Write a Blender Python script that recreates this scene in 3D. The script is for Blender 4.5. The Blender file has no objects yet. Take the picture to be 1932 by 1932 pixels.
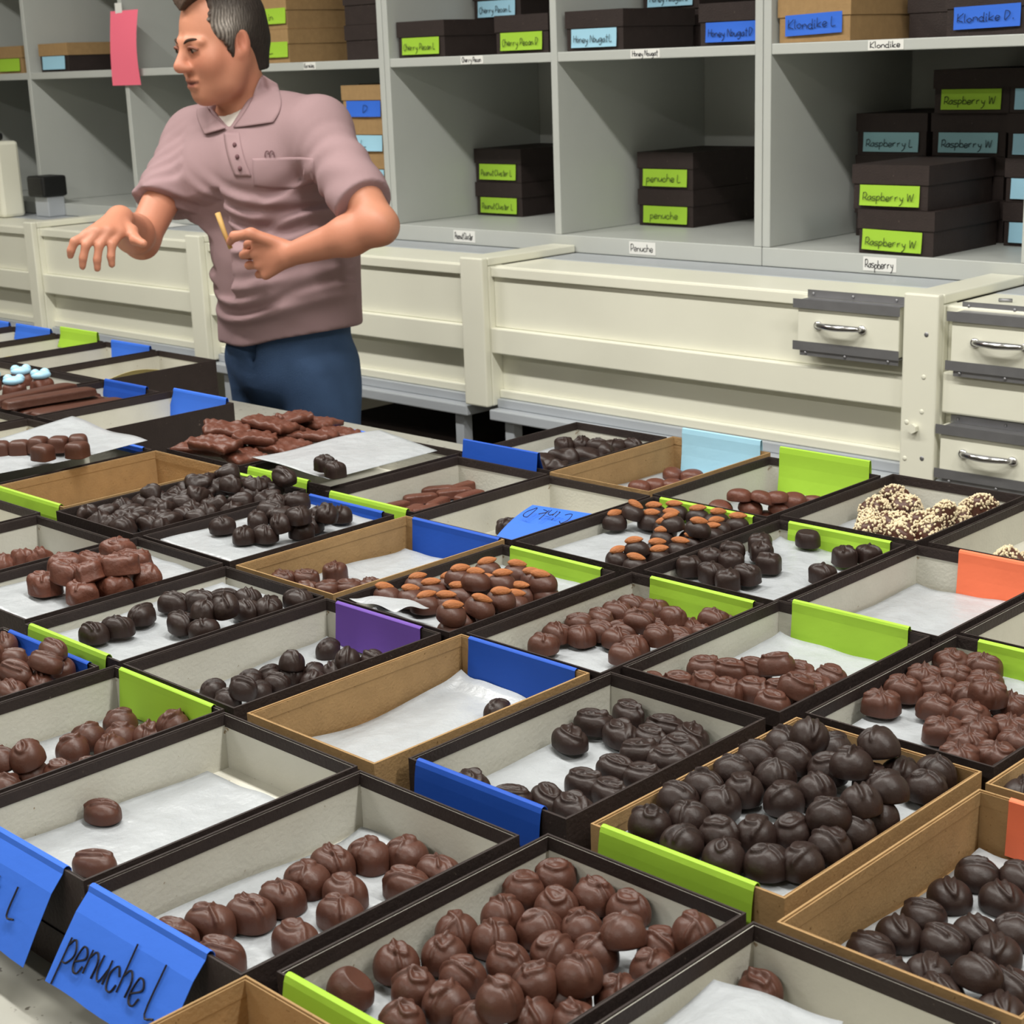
import bpy, math, random
import numpy as np
from mathutils import Vector, Matrix, Euler

random.seed(7)
SC = bpy.context.scene
COL = SC.collection
PI = math.pi

# ------------------------------------------------------------------ camera
CAMZ = 1.5
yaw, pitch, roll = 0.77957, 0.26839, -0.03535
fw = np.array([-math.sin(yaw)*math.cos(pitch), math.cos(yaw)*math.cos(pitch), -math.sin(pitch)])
rt = np.array([math.cos(yaw), math.sin(yaw), 0.0])
up = np.cross(rt, fw)
r2 = rt*math.cos(roll) + up*math.sin(roll)
u2 = up*math.cos(roll) - rt*math.sin(roll)
cd = bpy.data.cameras.new('camera')
cam = bpy.data.objects.new('camera', cd); COL.objects.link(cam)
cam.matrix_world = Matrix(((r2[0], u2[0], -fw[0], 0), (r2[1], u2[1], -fw[1], 0), (r2[2], u2[2], -fw[2], CAMZ), (0, 0, 0, 1)))
cd.sensor_fit = 'HORIZONTAL'; cd.sensor_width = 36.0; cd.lens = 36.0*3093.1/1932.0
cd.clip_start = 0.05; cd.clip_end = 50
cd.dof.use_dof = True; cd.dof.focus_distance = 1.75; cd.dof.aperture_fstop = 21.0
SC.camera = cam

# ------------------------------------------------------------------ world, view
W = bpy.data.worlds.new('world'); SC.world = W; W.use_nodes = True
W.node_tree.nodes['Background'].inputs[0].default_value = (0.9, 0.95, 1.0, 1)
W.node_tree.nodes['Background'].inputs[1].default_value = 0.15
SC.view_settings.view_transform = 'Standard'
try: SC.view_settings.look = 'None'
except Exception: pass
SC.view_settings.gamma = 1.0
SC.view_settings.use_curve_mapping = False
SC.view_settings.exposure = 0.0
LAMP_POWER = 48.0
LAMPS = [(-4.4, 1.3), (-2.6, 1.3), (-0.8, 1.3), (1.0, 1.3), (-3.0, -1.6), (-0.4, -1.6)]  # last two, behind the camera, are added fill to brighten the man's face
CEIL = 3.3

# ------------------------------------------------------------------ helpers
def lin(c):
    return tuple(((v/255.0)/12.92 if v/255.0 <= 0.04045 else ((v/255.0+0.055)/1.055)**2.4) for v in c) + (1.0,)

MATS = {}
def mat(name, rgb, rough=0.6, spec=0.5, metal=0.0, bump=0.0, bscale=200.0, var=0.0, vscale=30.0, speck=None, sscale=350.0, sthr=0.70, sss=0.0, coat=0.0, attr=None, trans=0.0, stretch=None):
    if name in MATS: return MATS[name]
    m = bpy.data.materials.new(name); m.use_nodes = True
    nt = m.node_tree; bs = nt.nodes['Principled BSDF']
    col = lin(rgb)
    bs.inputs['Base Color'].default_value = col
    bs.inputs['Roughness'].default_value = rough
    bs.inputs['Metallic'].default_value = metal
    bs.inputs['Specular IOR Level'].default_value = spec
    if coat: bs.inputs['Coat Weight'].default_value = coat; bs.inputs['Coat Roughness'].default_value = 0.25
    if sss:
        bs.inputs['Subsurface Weight'].default_value = sss; bs.inputs['Subsurface Radius'].default_value = (0.012, 0.005, 0.003)
        bs.inputs['Subsurface Scale'].default_value = 1.0
    if trans:
        bs.inputs['Transmission Weight'].default_value = trans
    tc = nt.nodes.new('ShaderNodeTexCoord')
    src = tc.outputs['Object']
    if stretch:
        mp = nt.nodes.new('ShaderNodeMapping'); mp.inputs['Scale'].default_value = stretch
        nt.links.new(src, mp.inputs['Vector']); src = mp.outputs['Vector']
    cur = None
    if attr:
        at = nt.nodes.new('ShaderNodeAttribute'); at.attribute_name = attr; cur = at.outputs['Color']
    if var:
        n = nt.nodes.new('ShaderNodeTexNoise'); n.inputs['Scale'].default_value = vscale; n.inputs['Detail'].default_value = 4
        nt.links.new(src, n.inputs['Vector'])
        r = nt.nodes.new('ShaderNodeMapRange'); r.inputs['From Min'].default_value = 0.3; r.inputs['From Max'].default_value = 0.7
        r.inputs['To Min'].default_value = 1-var; r.inputs['To Max'].default_value = 1+var
        nt.links.new(n.outputs['Fac'], r.inputs['Value'])
        mx = nt.nodes.new('ShaderNodeVectorMath'); mx.operation = 'SCALE'
        if cur is None: mx.inputs[0].default_value = col[:3]
        else: nt.links.new(cur, mx.inputs[0])
        nt.links.new(r.outputs['Result'], mx.inputs['Scale']); cur = mx.outputs[0]
    if speck:
        n = nt.nodes.new('ShaderNodeTexNoise'); n.inputs['Scale'].default_value = sscale; n.inputs['Detail'].default_value = 2
        nt.links.new(src, n.inputs['Vector'])
        r = nt.nodes.new('ShaderNodeMapRange'); r.inputs['From Min'].default_value = sthr; r.inputs['From Max'].default_value = sthr+0.05
        nt.links.new(n.outputs['Fac'], r.inputs['Value'])
        mx = nt.nodes.new('ShaderNodeMix'); mx.data_type = 'RGBA'
        nt.links.new(r.outputs['Result'], mx.inputs['Factor'])
        if cur is None: mx.inputs['A'].default_value = col
        else: nt.links.new(cur, mx.inputs['A'])
        mx.inputs['B'].default_value = lin(speck); cur = mx.outputs['Result']
    if cur is not None: nt.links.new(cur, bs.inputs['Base Color'])
    if bump:
        n = nt.nodes.new('ShaderNodeTexNoise'); n.inputs['Scale'].default_value = bscale; n.inputs['Detail'].default_value = 5
        nt.links.new(src, n.inputs['Vector'])
        b = nt.nodes.new('ShaderNodeBump'); b.inputs['Strength'].default_value = bump; b.inputs['Distance'].default_value = 0.004
        nt.links.new(n.outputs['Fac'], b.inputs['Height']); nt.links.new(b.outputs['Normal'], bs.inputs['Normal'])
    MATS[name] = m
    return m

M = dict(
 dark=mat('dark_brown_paperboard', (47, 38, 36), 0.62, 0.3, bump=0.25, bscale=260, var=0.10, vscale=40, speck=(88, 76, 70), sscale=170, sthr=0.72),
 kraft=mat('kraft_board', (158, 128, 89), 0.8, 0.2, bump=0.2, bscale=300, var=0.07, vscale=60, speck=(122, 94, 60), sscale=260, sthr=0.70),
 lining=mat('greyboard_lining', (196, 194, 183), 0.85, 0.15, bump=0.15, bscale=240, var=0.03, vscale=25, speck=(140, 122, 98), sscale=120, sthr=0.735),
 wax=mat('wax_paper', (166, 170, 174), 0.36, 0.5, bump=0.9, bscale=45, var=0.06, vscale=30),
 lime=mat('lime_paper', (156, 198, 58), 0.65, 0.3, bump=0.15, bscale=40),
 blue=mat('cobalt_paper', (26, 78, 178), 0.65, 0.3, bump=0.15, bscale=40),
 azure=mat('bright_blue_paper', (52, 106, 212), 0.65, 0.3, bump=0.15, bscale=40),
 sky=mat('pale_blue_paper', (158, 204, 226), 0.65, 0.3, bump=0.15, bscale=40),
 teal=mat('dusty_blue_paper', (142, 186, 196), 0.65, 0.3, bump=0.1, bscale=40),
 purple=mat('purple_paper', (104, 70, 160), 0.65, 0.3, bump=0.15, bscale=40),
 salmon=mat('salmon_paper', (236, 118, 82), 0.65, 0.3, bump=0.2, bscale=40),
 pink=mat('pink_paper', (250, 118, 142), 0.65, 0.3, bump=0.1, bscale=40),
 yellow=mat('yellow_paper', (240, 222, 150), 0.65, 0.3),
 whitelabel=mat('white_label', (226, 226, 222), 0.6, 0.3),
 ink=mat('black_ink', (24, 22, 30), 0.5, 0.3),
 faint=mat('faded_ink', (62, 70, 40), 0.5, 0.3),
 milk=mat('milk_chocolate', (78, 46, 35), 0.46, 0.4, bump=0.25, bscale=90, var=0.10, vscale=50),
 darkc=mat('dark_chocolate', (42, 28, 24), 0.46, 0.36, bump=0.25, bscale=90, var=0.12, vscale=50),
 redmilk=mat('red_milk_chocolate', (94, 54, 41), 0.45, 0.4, bump=0.4, bscale=120, var=0.12, vscale=60),
 almond=mat('almond_skin', (164, 102, 60), 0.6, 0.3, bump=0.5, bscale=160, var=0.22, vscale=45, stretch=(1, 5, 5)),
 seed=mat('crushed_nuts', (214, 198, 166), 0.6, 0.3, var=0.12, vscale=300),
 candyblue=mat('pale_blue_candy', (168, 214, 240), 0.4, 0.5),
 shelf=mat('grey_painted_shelf', (182, 185, 181), 0.42, 0.5, bump=0.08, bscale=30, var=0.02, vscale=6),
 ledge=mat('blue_grey_ledge', (172, 177, 183), 0.35, 0.5, bump=0.08, bscale=30, var=0.03, vscale=6),
 cream=mat('cream_painted_wood', (228, 227, 211), 0.38, 0.5, bump=0.10, bscale=22, var=0.02, vscale=5),
 steel=mat('galvanised_steel', (150, 150, 154), 0.42, 0.5, metal=0.75, bump=0.08, bscale=60, var=0.06, vscale=30),
 chrome=mat('chrome', (205, 205, 208), 0.16, 0.5, metal=1.0),
 table=mat('worn_white_tabletop', (150, 149, 140), 0.45, 0.4, bump=0.1, bscale=20, var=0.06, vscale=12, speck=(92, 88, 80), sscale=95, sthr=0.68),
 tleg=mat('grey_table_legs', (110, 112, 114), 0.4, 0.5, metal=0.6),
 wall=mat('painted_wall', (214, 212, 200), 0.8, 0.2, bump=0.05, bscale=60),
 ceil=mat('white_ceiling', (232, 232, 228), 0.9, 0.1, bump=0.05, bscale=80),
 floor=mat('grey_vinyl_floor', (128, 122, 112), 0.5, 0.4, var=0.08, vscale=8),
 black=mat('black_plastic', (22, 22, 23), 0.5, 0.4),
 denim=mat('blue_denim', (66, 88, 122), 0.85, 0.15, bump=0.35, bscale=500, var=0.12, vscale=14),
 shirt=mat('mauve_knit', (153, 127, 130), 0.9, 0.15, bump=0.12, bscale=600, var=0.03, vscale=10),
 shirtdk=mat('mauve_dark_trim', (110, 82, 86), 0.9, 0.15),
 tee=mat('white_undershirt', (214, 208, 200), 0.9, 0.1),
 skin=mat('skin', (205, 148, 120), 0.5, 0.35, bump=0.05, bscale=300, attr='Col', sss=0.05),
 hair=mat('short_hair', (60, 50, 44), 0.65, 0.3, bump=0.9, bscale=130, attr='Col', var=0.25, vscale=120, stretch=(1.6, 1.6, .5)),
 eyew=mat('eye_white', (150, 128, 116), 0.3, 0.5), iris=mat('dark_iris', (40, 28, 22), 0.25, 0.5),
 wood=mat('pale_wood', (196, 158, 96), 0.6, 0.3), shoe=mat('brown_leather', (60, 44, 36), 0.5, 0.4),
)

class MB:
    """collects shapes, builds ONE mesh object"""
    def __init__(s): s.v = []; s.f = []
    def add(s, vs, fs):
        o = len(s.v); s.v += [tuple(map(float, p)) for p in vs]; s.f += [tuple(i+o for i in f) for f in fs]; return s
    def box(s, x0, y0, z0, x1, y1, z1, rm=None):
        vs = [(x0,y0,z0),(x1,y0,z0),(x1,y1,z0),(x0,y1,z0),(x0,y0,z1),(x1,y0,z1),(x1,y1,z1),(x0,y1,z1)]
        if rm is not None: vs = [tuple(rm @ Vector(p)) for p in vs]
        return s.add(vs, [(0,3,2,1),(4,5,6,7),(0,1,5,4),(1,2,6,5),(2,3,7,6),(3,0,4,7)])
    def tube(s, pts, rad, n=8, caps=True):
        pts = [np.array(p, float) for p in pts]; m = len(pts)
        rad = [rad]*m if not hasattr(rad, '__len__') else rad
        vs = []; fs = []; prev = None
        for i, p in enumerate(pts):
            t = pts[min(i+1, m-1)] - pts[max(i-1, 0)]; t = t/(np.linalg.norm(t)+1e-9)
            if prev is None:
                a = np.array([0, 0, 1.]) if abs(t[2]) < .9 else np.array([1., 0, 0])
            else: a = prev
            a = a - t*(a@t); a /= (np.linalg.norm(a)+1e-9); b = np.cross(t, a); prev = a
            for k in range(n):
                an = 2*PI*k/n; vs.append(p + rad[i]*(math.cos(an)*a + math.sin(an)*b))
        for i in range(m-1):
            for k in range(n):
                fs.append((i*n+k, i*n+(k+1) % n, (i+1)*n+(k+1) % n, (i+1)*n+k))
        if caps: fs.append(tuple(range(n))[::-1]); fs.append(tuple((m-1)*n+k for k in range(n)))
        return s.add(vs, fs)
    def ell(s, c, r, n=16, m=10, rm=None):
        vs = []; fs = []
        for i in range(m+1):
            th = PI*i/m
            for k in range(n):
                ph = 2*PI*k/n
                p = Vector((r[0]*math.sin(th)*math.cos(ph), r[1]*math.sin(th)*math.sin(ph), r[2]*math.cos(th)))
                if rm is not None: p = rm @ p
                vs.append((c[0]+p.x, c[1]+p.y, c[2]+p.z))
        for i in range(m):
            for k in range(n):
                fs.append((i*n+k, (i+1)*n+k, (i+1)*n+(k+1) % n, i*n+(k+1) % n))
        return s.add(vs, fs)
    def mesh(s, name, material, smooth=False, bevel=0):
        me = bpy.data.meshes.new(name); me.from_pydata(s.v, [], s.f); me.materials.append(material)
        me.validate(); me.update()
        if smooth: me.shade_smooth()
        return me
    def build(s, name, material, parent=None, smooth=False, bevel=0.0, loc=None):
        o = bpy.data.objects.new(name, s.mesh(name, material, smooth)); COL.objects.link(o)
        if parent is not None: o.parent = parent
        if loc is not None: o.location = loc
        if bevel:
            b = o.modifiers.new('bevel', 'BEVEL'); b.width = bevel; b.segments = 2; b.limit_method = 'ANGLE'
        return o

def tag(o, label=None, cat=None, group=None, kind=None):
    if label: o['label'] = label
    if cat: o['category'] = cat
    if group: o['group'] = group
    if kind: o['kind'] = kind
    return o
def thing(name, label, cat, loc=(0, 0, 0), rz=0.0, group=None):
    o = bpy.data.objects.new(name, None); COL.objects.link(o); o.empty_display_size = 0.05
    o.location = loc; o.rotation_euler = (0, 0, rz)
    return tag(o, label, cat, group)
def struct(name, mb, m):
    o = mb.build(name, m); o['kind'] = 'structure'; return o
def grid_mesh(fn, nu, nv, thick=0.0):
    """surface fn(u,v)->(x,y,z); with thickness downward along the normal"""
    P = np.array([[fn(i/(nu-1), j/(nv-1)) for j in range(nv)] for i in range(nu)], float)
    mb = MB(); idx = lambda i, j: i*nv+j
    fs = [(idx(i,j), idx(i+1,j), idx(i+1,j+1), idx(i,j+1)) for i in range(nu-1) for j in range(nv-1)]
    if thick:
        du = np.gradient(P, axis=0); dv = np.gradient(P, axis=1); N = np.cross(du, dv); N /= (np.linalg.norm(N, axis=2, keepdims=True)+1e-12)
        Q = P - N*thick; n = nu*nv
        fs2 = [tuple(i+n for i in f[::-1]) for f in fs]
        side = []
        ring = [(i, 0) for i in range(nu)] + [(nu-1, j) for j in range(1, nv)] + [(i, nv-1) for i in range(nu-2, -1, -1)] + [(0, j) for j in range(nv-2, 0, -1)]
        for a, b in zip(ring, ring[1:]+ring[:1]):
            ia, ib = idx(*a), idx(*b); side.append((ib, ia, ia+n, ib+n))
        mb.add(np.concatenate([P.reshape(-1, 3), Q.reshape(-1, 3)]), fs+fs2+side)
    else: mb.add(P.reshape(-1, 3), fs)
    return mb

# ------------------------------------------------------------------ handwriting: one-stroke letters, x 0-6, y 0-9 (baseline 3, x-height 6, caps 9)
G = {'a':['45 36 15 04 13 33 45','46 44 53'],'b':['09 03','05 26 45 43 23 03'],'c':['45 26 05 04 13 33 44'],'d':['45 26 05 04 13 33 44','49 43 53'],
'e':['04 45 36 16 04 13 33 44'],'g':['45 26 05 04 23 45','46 42 31 10 01'],'h':['09 03','05 26 45 43'],'i':['16 13 23','17 18'],'k':['09 03','46 04 43'],
'l':['19 14 23'],'m':['06 03','05 16 25 23','25 36 45 43'],'n':['06 03','05 26 45 43'],'o':['26 05 04 23 44 45 26'],'p':['06 00','05 26 45 44 23 03'],
'r':['06 03','05 26 36'],'s':['46 16 05 44 33 03'],'t':['29 23 33','07 47'],'u':['06 04 23 45','46 43'],'y':['06 14 34','46 32 10 00'],'w':['06 13 25 33 46'],
'v':['06 23 46'],'C':['48 29 07 05 13 33 54'],'P':['09 03','08 29 48 46 25 05'],'L':['09 03 43'],'D':['09 03 24 46 48 29 09'],'H':['09 03','59 53','06 56'],
'N':['03 09 53 59'],'K':['09 03','59 05 53'],'R':['09 03','08 29 48 46 25 05','25 53'],'W':['09 13 38 53 79'],'B':['09 03','09 38 46 06','06 45 43 03'],
'E':['49 09 03 43','06 36'],'S':['48 29 08 07 45 44 23 04'],'A':['03 29 53','15 45'],'T':['09 59','29 23'],'I':['29 23'],'Y':['09 26 59','26 23'],'G':['48 29 07 04 23 44 46 26'],'M':['03 09 26 59 53'],'O':['29 07 05 23 45 47 29'],'.':['23 24']}
def smooth_line(pts, k=4):
    if len(pts) < 3: return pts
    P = [np.array(p, float) for p in pts]; P = [2*P[0]-P[1]] + P + [2*P[-1]-P[-2]]; out = []
    for i in range(1, len(P)-2):
        for t in np.arange(0, 1, 1/k):
            a, b, c, d = P[i-1:i+3]
            out.append(0.5*((2*b)+(-a+c)*t+(2*a-5*b+4*c-d)*t*t+(-a+3*b-3*c+d)*t**3))
    return out + [P[-2]]
def writing(text, width, height, origin, ux, uy, un, rad=0.0005, slant=0.12, mb=None):
    """letters laid along ux, up uy, floated un*0.0003 off the surface; origin = left baseline"""
    ux, uy, un, origin = [np.array(q, float) for q in (ux, uy, un, origin)]
    adv = [(3.2 if ch == ' ' else 3.4 if ch in 'il.It' else 5.4 if ch not in 'mMW' else 6.2 if ch != 'W' else 8.2) for ch in text]
    sx = width/max(sum(adv), 1); sy = height/6.0
    mb = mb or MB(); x = 0; rng = random.Random(hash(text) % 1000 if False else len(text)*7+ord(text[0]))
    for ch, ad in zip(text, adv):
        jy = rng.uniform(-.35, .35)
        for st in G.get(ch, []):
            pts = [(int(q[0]), int(q[1])) for q in st.split()]
            pts = smooth_line(pts)
            P = [origin + ux*((x+p[0]+slant*(p[1]-3))*sx) + uy*((p[1]-3+jy)*sy) + un*0.0004 for p in pts]
            mb.tube(P, rad, 4)
        x += ad
    return mb

# ------------------------------------------------------------------ room shell
Z = CAMZ
XL, XR, YF, YB = -9.0, 3.2, -3.6, 3.86
struct('floor', MB().box(XL-.1, YF-.1, -0.1, XR+.1, YB+.1, 0), M['floor'])
struct('ceiling', MB().box(XL-.1, YF-.1, CEIL, XR+.1, YB+.1, CEIL+.1), M['ceil'])
struct('wall_back', MB().box(XL-.1, YB, 0, XR+.1, YB+.1, CEIL), M['wall'])
struct('wall_front', MB().box(XL-.1, YF-.1, 0, XR+.1, YF, CEIL), M['wall'])
struct('wall_left', MB().box(XL-.1, YF, 0, XL, YB, CEIL), M['wall'])
struct('wall_right', MB().box(XR, YF, 0, XR+.1, YB, CEIL), M['wall'])

def ceiling_light(x, y, i):
    t = thing('ceiling_light', 'fluorescent ceiling fixture outside the photo, above ' + ['the table at far left', 'the table by the man', 'the near boxes', 'the right side of the table', 'the left behind the camera as added fill light', 'the room behind the camera as added fill light'][i], 'ceiling light', (x, y, CEIL))
    MB().box(-.62, -.10, -.07, .62, .10, -.001).build('housing', M['ceil'], t, bevel=.006)
    dm = MATS.get('lamp_glow')
    if dm is None:
        dm = bpy.data.materials.new('lamp_glow'); dm.use_nodes = True; MATS['lamp_glow'] = dm
        b = dm.node_tree.nodes['Principled BSDF']; b.inputs['Base Color'].default_value = (.9, .9, .9, 1)
        b.inputs['Emission Color'].default_value = (1.0, .97, .90, 1); b.inputs['Emission Strength'].default_value = 3
    MB().box(-.60, -.085, -.082, .60, .085, -.072).build('diffuser', dm, t)
    ld = bpy.data.lights.new('tube_light', 'AREA'); ld.shape = 'RECTANGLE'; ld.size = 1.2; ld.size_y = .16
    ld.energy = LAMP_POWER * (1.0 if y > 0 else 0.8); ld.color = (1.0, .975, .915)
    lo = bpy.data.objects.new('tube_light', ld); COL.objects.link(lo); lo.parent = t; lo.location = (0, 0, -.086)
for i, (x, y) in enumerate(LAMPS): ceiling_light(x, y, i)

# ------------------------------------------------------------------ table
TZ = Z - .696
tb = thing('long_table', 'long worn white worktable covered with rows of candy boxes', 'table', (-3.0, 1.15, 0))
MB().box(-3.6, -1.05, TZ-.035, 3.6, .945, TZ).build('tabletop', M['table'], tb, bevel=.006)
for lx in (-3.4, -1.1, 1.1, 3.4):
    for ly in (-.95, .85):
        MB().tube([(lx, ly, 0), (lx, ly, TZ-.035)], .024, 12).build('leg', M['tleg'], tb, smooth=True)
for ly in (-.95, .85):
    MB().box(-3.45, ly-.012, TZ-.10, 3.45, ly+.012, TZ-.0351).build('apron_rail', M['tleg'], tb)

# ------------------------------------------------------------------ shelf units
YS, YBK = 3.19, 3.80
ZB, ZT, ZU = Z-.443, Z+.0175, Z+.50     # shelf top surfaces
def shelf_unit(name_label, x0, x1, dividers, tags):
    t = thing('shelf_unit', name_label, 'shelving', ((x0+x1)/2, YS, ZB-.044))
    ox, oy, oz = t.location
    P = lambda a, b, c, d, e, f: MB().box(a-ox, b-oy, c-oz, d-ox, e-oy, f-oz)
    P(x0, YS, ZB-.044, x1, YBK, ZB).build('bottom_board', M['shelf'], t, bevel=.002)
    P(x0, YBK+.0005, ZB-.044, x1, YBK+.014, ZU+.52).build('back_panel', M['shelf'], t)
    P(x0, YS, ZB+.0002, x0+.0215, YBK, ZU+.5).build('side_panel', M['shelf'], t, bevel=.002)
    P(x1-.0215, YS, ZB+.0002, x1, YBK, ZU+.5).build('side_panel', M['shelf'], t, bevel=.002)
    for d in dividers: P(d-.011, YS, ZB+.0002, d+.011, YBK, ZU+.5).build('divider', M['shelf'], t, bevel=.002)
    xs = [x0+.0105] + list(dividers) + [x1-.0105]
    for k in range(len(xs)-1):
        P(xs[k]+.0112, YS+.002, ZT-.024, xs[k+1]-.0112, YBK, ZT).build('shelf_board', M['shelf'], t, bevel=.002)
        P(xs[k]+.0112, YS+.002, ZU-.024, xs[k+1]-.0112, YBK, ZU).build('shelf_board', M['shelf'], t, bevel=.002)
    P(x0+.0217, YS, ZU+.48, x1-.0217, YBK, ZU+.5).build('top_board', M['shelf'], t, bevel=.002)
    for tx, tz, wd, txt, ink in tags:
        lb = P(tx-wd/2, YS-.0012 + (.002 if tz == 1 else 0), (ZT-.022 if tz == 1 else ZB-.037), tx+wd/2, YS-.0002 + (.002 if tz == 1 else 0), (ZT-.001 if tz == 1 else ZB-.006)).build('shelf_label', M['whitelabel'], t)
        lb['label'] = 'small white label reading ' + txt
        zb = (ZT-.017 if tz == 1 else ZB-.030)
        writing(txt, wd*.86, .013 if tz == 1 else .018, (tx-wd*.43-ox, YS-.0013+(.002 if tz == 1 else 0)-oy, zb-oz), (1,0,0), (0,0,1), (0,-1,0), .0009, 0).build('writing', M['ink'], lb)
shelf_unit('grey open shelving unit at far left, behind the man', -8.2, -3.5985, [-7.55, -6.87, -6.2, -5.535, -4.905, -4.262], [(-3.93, 1, .055, 'Gormies', 0)])
shelf_unit('grey shelving unit with two columns, labelled Cherry Pecan and Penuche', -3.5965, -2.2967, [-2.946], [(-3.245, 1, .085, 'Cherry Pecan', 0), (-2.645, 1, .092, 'Honey Nougat', 0), (-3.30, 0, .085, 'Peanut Cluster', 0), (-2.66, 0, .085, 'Penuche', 0)])
shelf_unit('grey shelving unit at right, labelled Klondike and Raspberry', -2.2947, -0.98, [-1.6275], [(-1.975, 1, .088, 'Klondike', 0), (-1.975, 0, .085, 'Raspberry', 0)])

# ------------------------------------------------------------------ cream base cabinets
def base_cabinet(label, x0, x1, drawers, post_left):
    """panel cabinet between posts; x0..x1 inner span"""
    YC = 2.87
    t = thing('base_cabinet', label, 'cabinet', ((x0+x1)/2, YC, 0))
    ox = t.location.x
    P = lambda a, b, c, d, e, f: MB().box(a-ox, b-YC, c, d-ox, e-YC, f)
    ZC = Z-.488
    P(x0, YC+.016, ZC-.02, x1, YS-.13, ZC).build('top_board', M['cream'], t, bevel=.004)
    P(x0, YS-.1295, ZC-.02, x1, YS-.002, ZC+.0008).build('ledge', M['ledge'], t, bevel=.004)
    P(x0, YS-.0015, ZC-.02, x1, YBK, ZC-.0005).build('rear_top', M['ledge'], t)
    P(x0, YC+.014, Z-.64, x1, YC+.036, ZC-.0205).build('upper_panel', M['cream'], t, bevel=.002)
    P(x0, YC+.004, ZC-.026, x1, YC+.0138, ZC-.002).build('top_lip', M['cream'], t, bevel=.002)
    P(x0, YC-.004, Z-.704, x1, YC+.0355, Z-.6404).build('middle_rail', M['cream'], t, bevel=.003)
    P(x0, YC+.034, Z-.80, x1, YC+.05, Z-.7045).build('lower_panel', M['cream'], t)
    P(x0, YC+.02, Z-.822, x1, YC+.05, Z-.8005).build('bottom_bead', M['cream'], t, bevel=.003)
    P(x0, YC+.01, Z-.845, x1, YC+.10, Z-.8225).build('base_channel', M['ledge'], t, bevel=.002)
    P(x0, YC-.02, Z-.872, x1, YBK, Z-.8455).build('base_shelf', M['ledge'], t, bevel=.003)
    for lx in (x0+.05, x1-.05):
        P(lx-.015, YC+.0, 0, lx+.015, YC+.03, Z-.8725).build('leg', M['ledge'], t)
        P(lx-.015, YBK-.06, 0, lx+.015, YBK-.03, Z-.8725).build('leg', M['ledge'], t)
    if post_left is not None:
        for (a, b) in post_left:
            po = P(a, YC-.026, Z-.84, b, YC-.0045, Z-.466).box(a-ox, -.0045, Z-.84, b-ox, .05, ZC+.0008).build('post', M['cream'], t, bevel=.004)
            P(a, YC-.004, ZC+.0012, b, YS-.002, Z-.467).build('cross_beam', M['cream'], t, bevel=.003)
    for (dx0, dx1) in drawers: drawer(t, ox, YC, dx0, dx1, Z-.60, Z-.498)
    return t, P
def drawer(t, ox, YC, x0, x1, z0, z1):
    YD = YC-.022
    d = MB().box(x0-ox, YD-YC, z0, x1-ox, .0135, z1).build('drawer', M['cream'], t, bevel=.002)
    for zz, s in ((z1-.006, 1), (z0+.008, -1)):
        mb = MB()
        xa, xb = x0-.008-ox, x1+.004-ox
        mb.box(xa, -.028, zz-.011, xb, -.0263, zz+.008)
        mb.box(xa+.02, -.026, zz+(.0065 if s > 0 else -.011), xb, .0, zz+(.008 if s > 0 else -.0095))
        mb.box(xa+.016, -.0245 if s < 0 else .002, zz+(.008 if s > 0 else -.022), xb-.002, -.0225 if s < 0 else .0038, zz+(.024 if s > 0 else -.0095))
        o = mb.build('slide_rail', M['steel'], t)
        for k in (.12, .5, .9):
            sx = xa+(xb-xa)*k; sz = zz+(.016 if s > 0 else -.016); sy = .001 if s > 0 else -.0255
            MB().ell((sx, sy, sz), (.0035, .002, .0035), 8, 5).build('screw', M['steel'], o, smooth=True)
    hx0, hx1 = x0+.052-ox, x0+.052+.105-ox; hz = (z0+z1)/2
    h = MB()
    pts = [(hx0, -.024, hz), (hx0+.006, -.036, hz+.002), (hx0+.03, -.046, hz+.003), ((hx0+hx1)/2, -.049, hz+.003), (hx1-.03, -.046, hz+.003), (hx1-.006, -.036, hz+.002), (hx1, -.024, hz)]
    P = smooth_line(pts, 5); n = len(P)
    h.tube(P, [.0042+.0028*math.sin(PI*i/(n-1)) for i in range(n)], 10)
    for hx in (hx0, hx1): h.ell((hx, -.0245, hz), (.0105, .005, .0095), 14, 8)
    h.build('handle', M['chrome'], d, smooth=True)
    for hx in (hx0, hx1):
        MB().ell((hx, -.030, hz), (.0038, .002, .0038), 10, 6).build('handle_screw', M['steel'], d, smooth=True)
# middle cabinet: between the posts at -2.925 and -1.665
mc, P1 = base_cabinet('cream painted cabinet with one small steel-railed drawer near its right post', -2.885, -1.7055, [(-1.957, -1.716)], [(-1.705, -1.627)])
for (sx, sz) in ((-1.652, -.545), (-1.655, -.63), (-1.657, -.70), (-1.69, -.725), (-1.692, -.80), (-1.653, -.795)):
    MB().ell((sx-mc.location.x, -.0262, Z+sz), (.005, .0016, .005), 10, 6).build('screw_head', M['steel'] if sz in (-.545, -.795) else M['cream'], mc, smooth=True)
MB().tube([(-1.672-mc.location.x, -.027, Z-.735), (-1.672-mc.location.x, -.037, Z-.735)], .010, 6).build('bolt', M['cream'], mc)
lc, P2 = base_cabinet('long cream painted cabinet behind the man', -4.07, -2.9655, [], [(-2.965, -2.8855)])
l2, P3 = base_cabinet('cream painted cabinet behind the reaching hand', -5.022, -4.1425, [], [(-4.142, -4.0705)])
l3, P4 = base_cabinet('cream painted cabinet at the left edge', -6.8, -5.0785, [], [(-5.078, -5.0225)])
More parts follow.
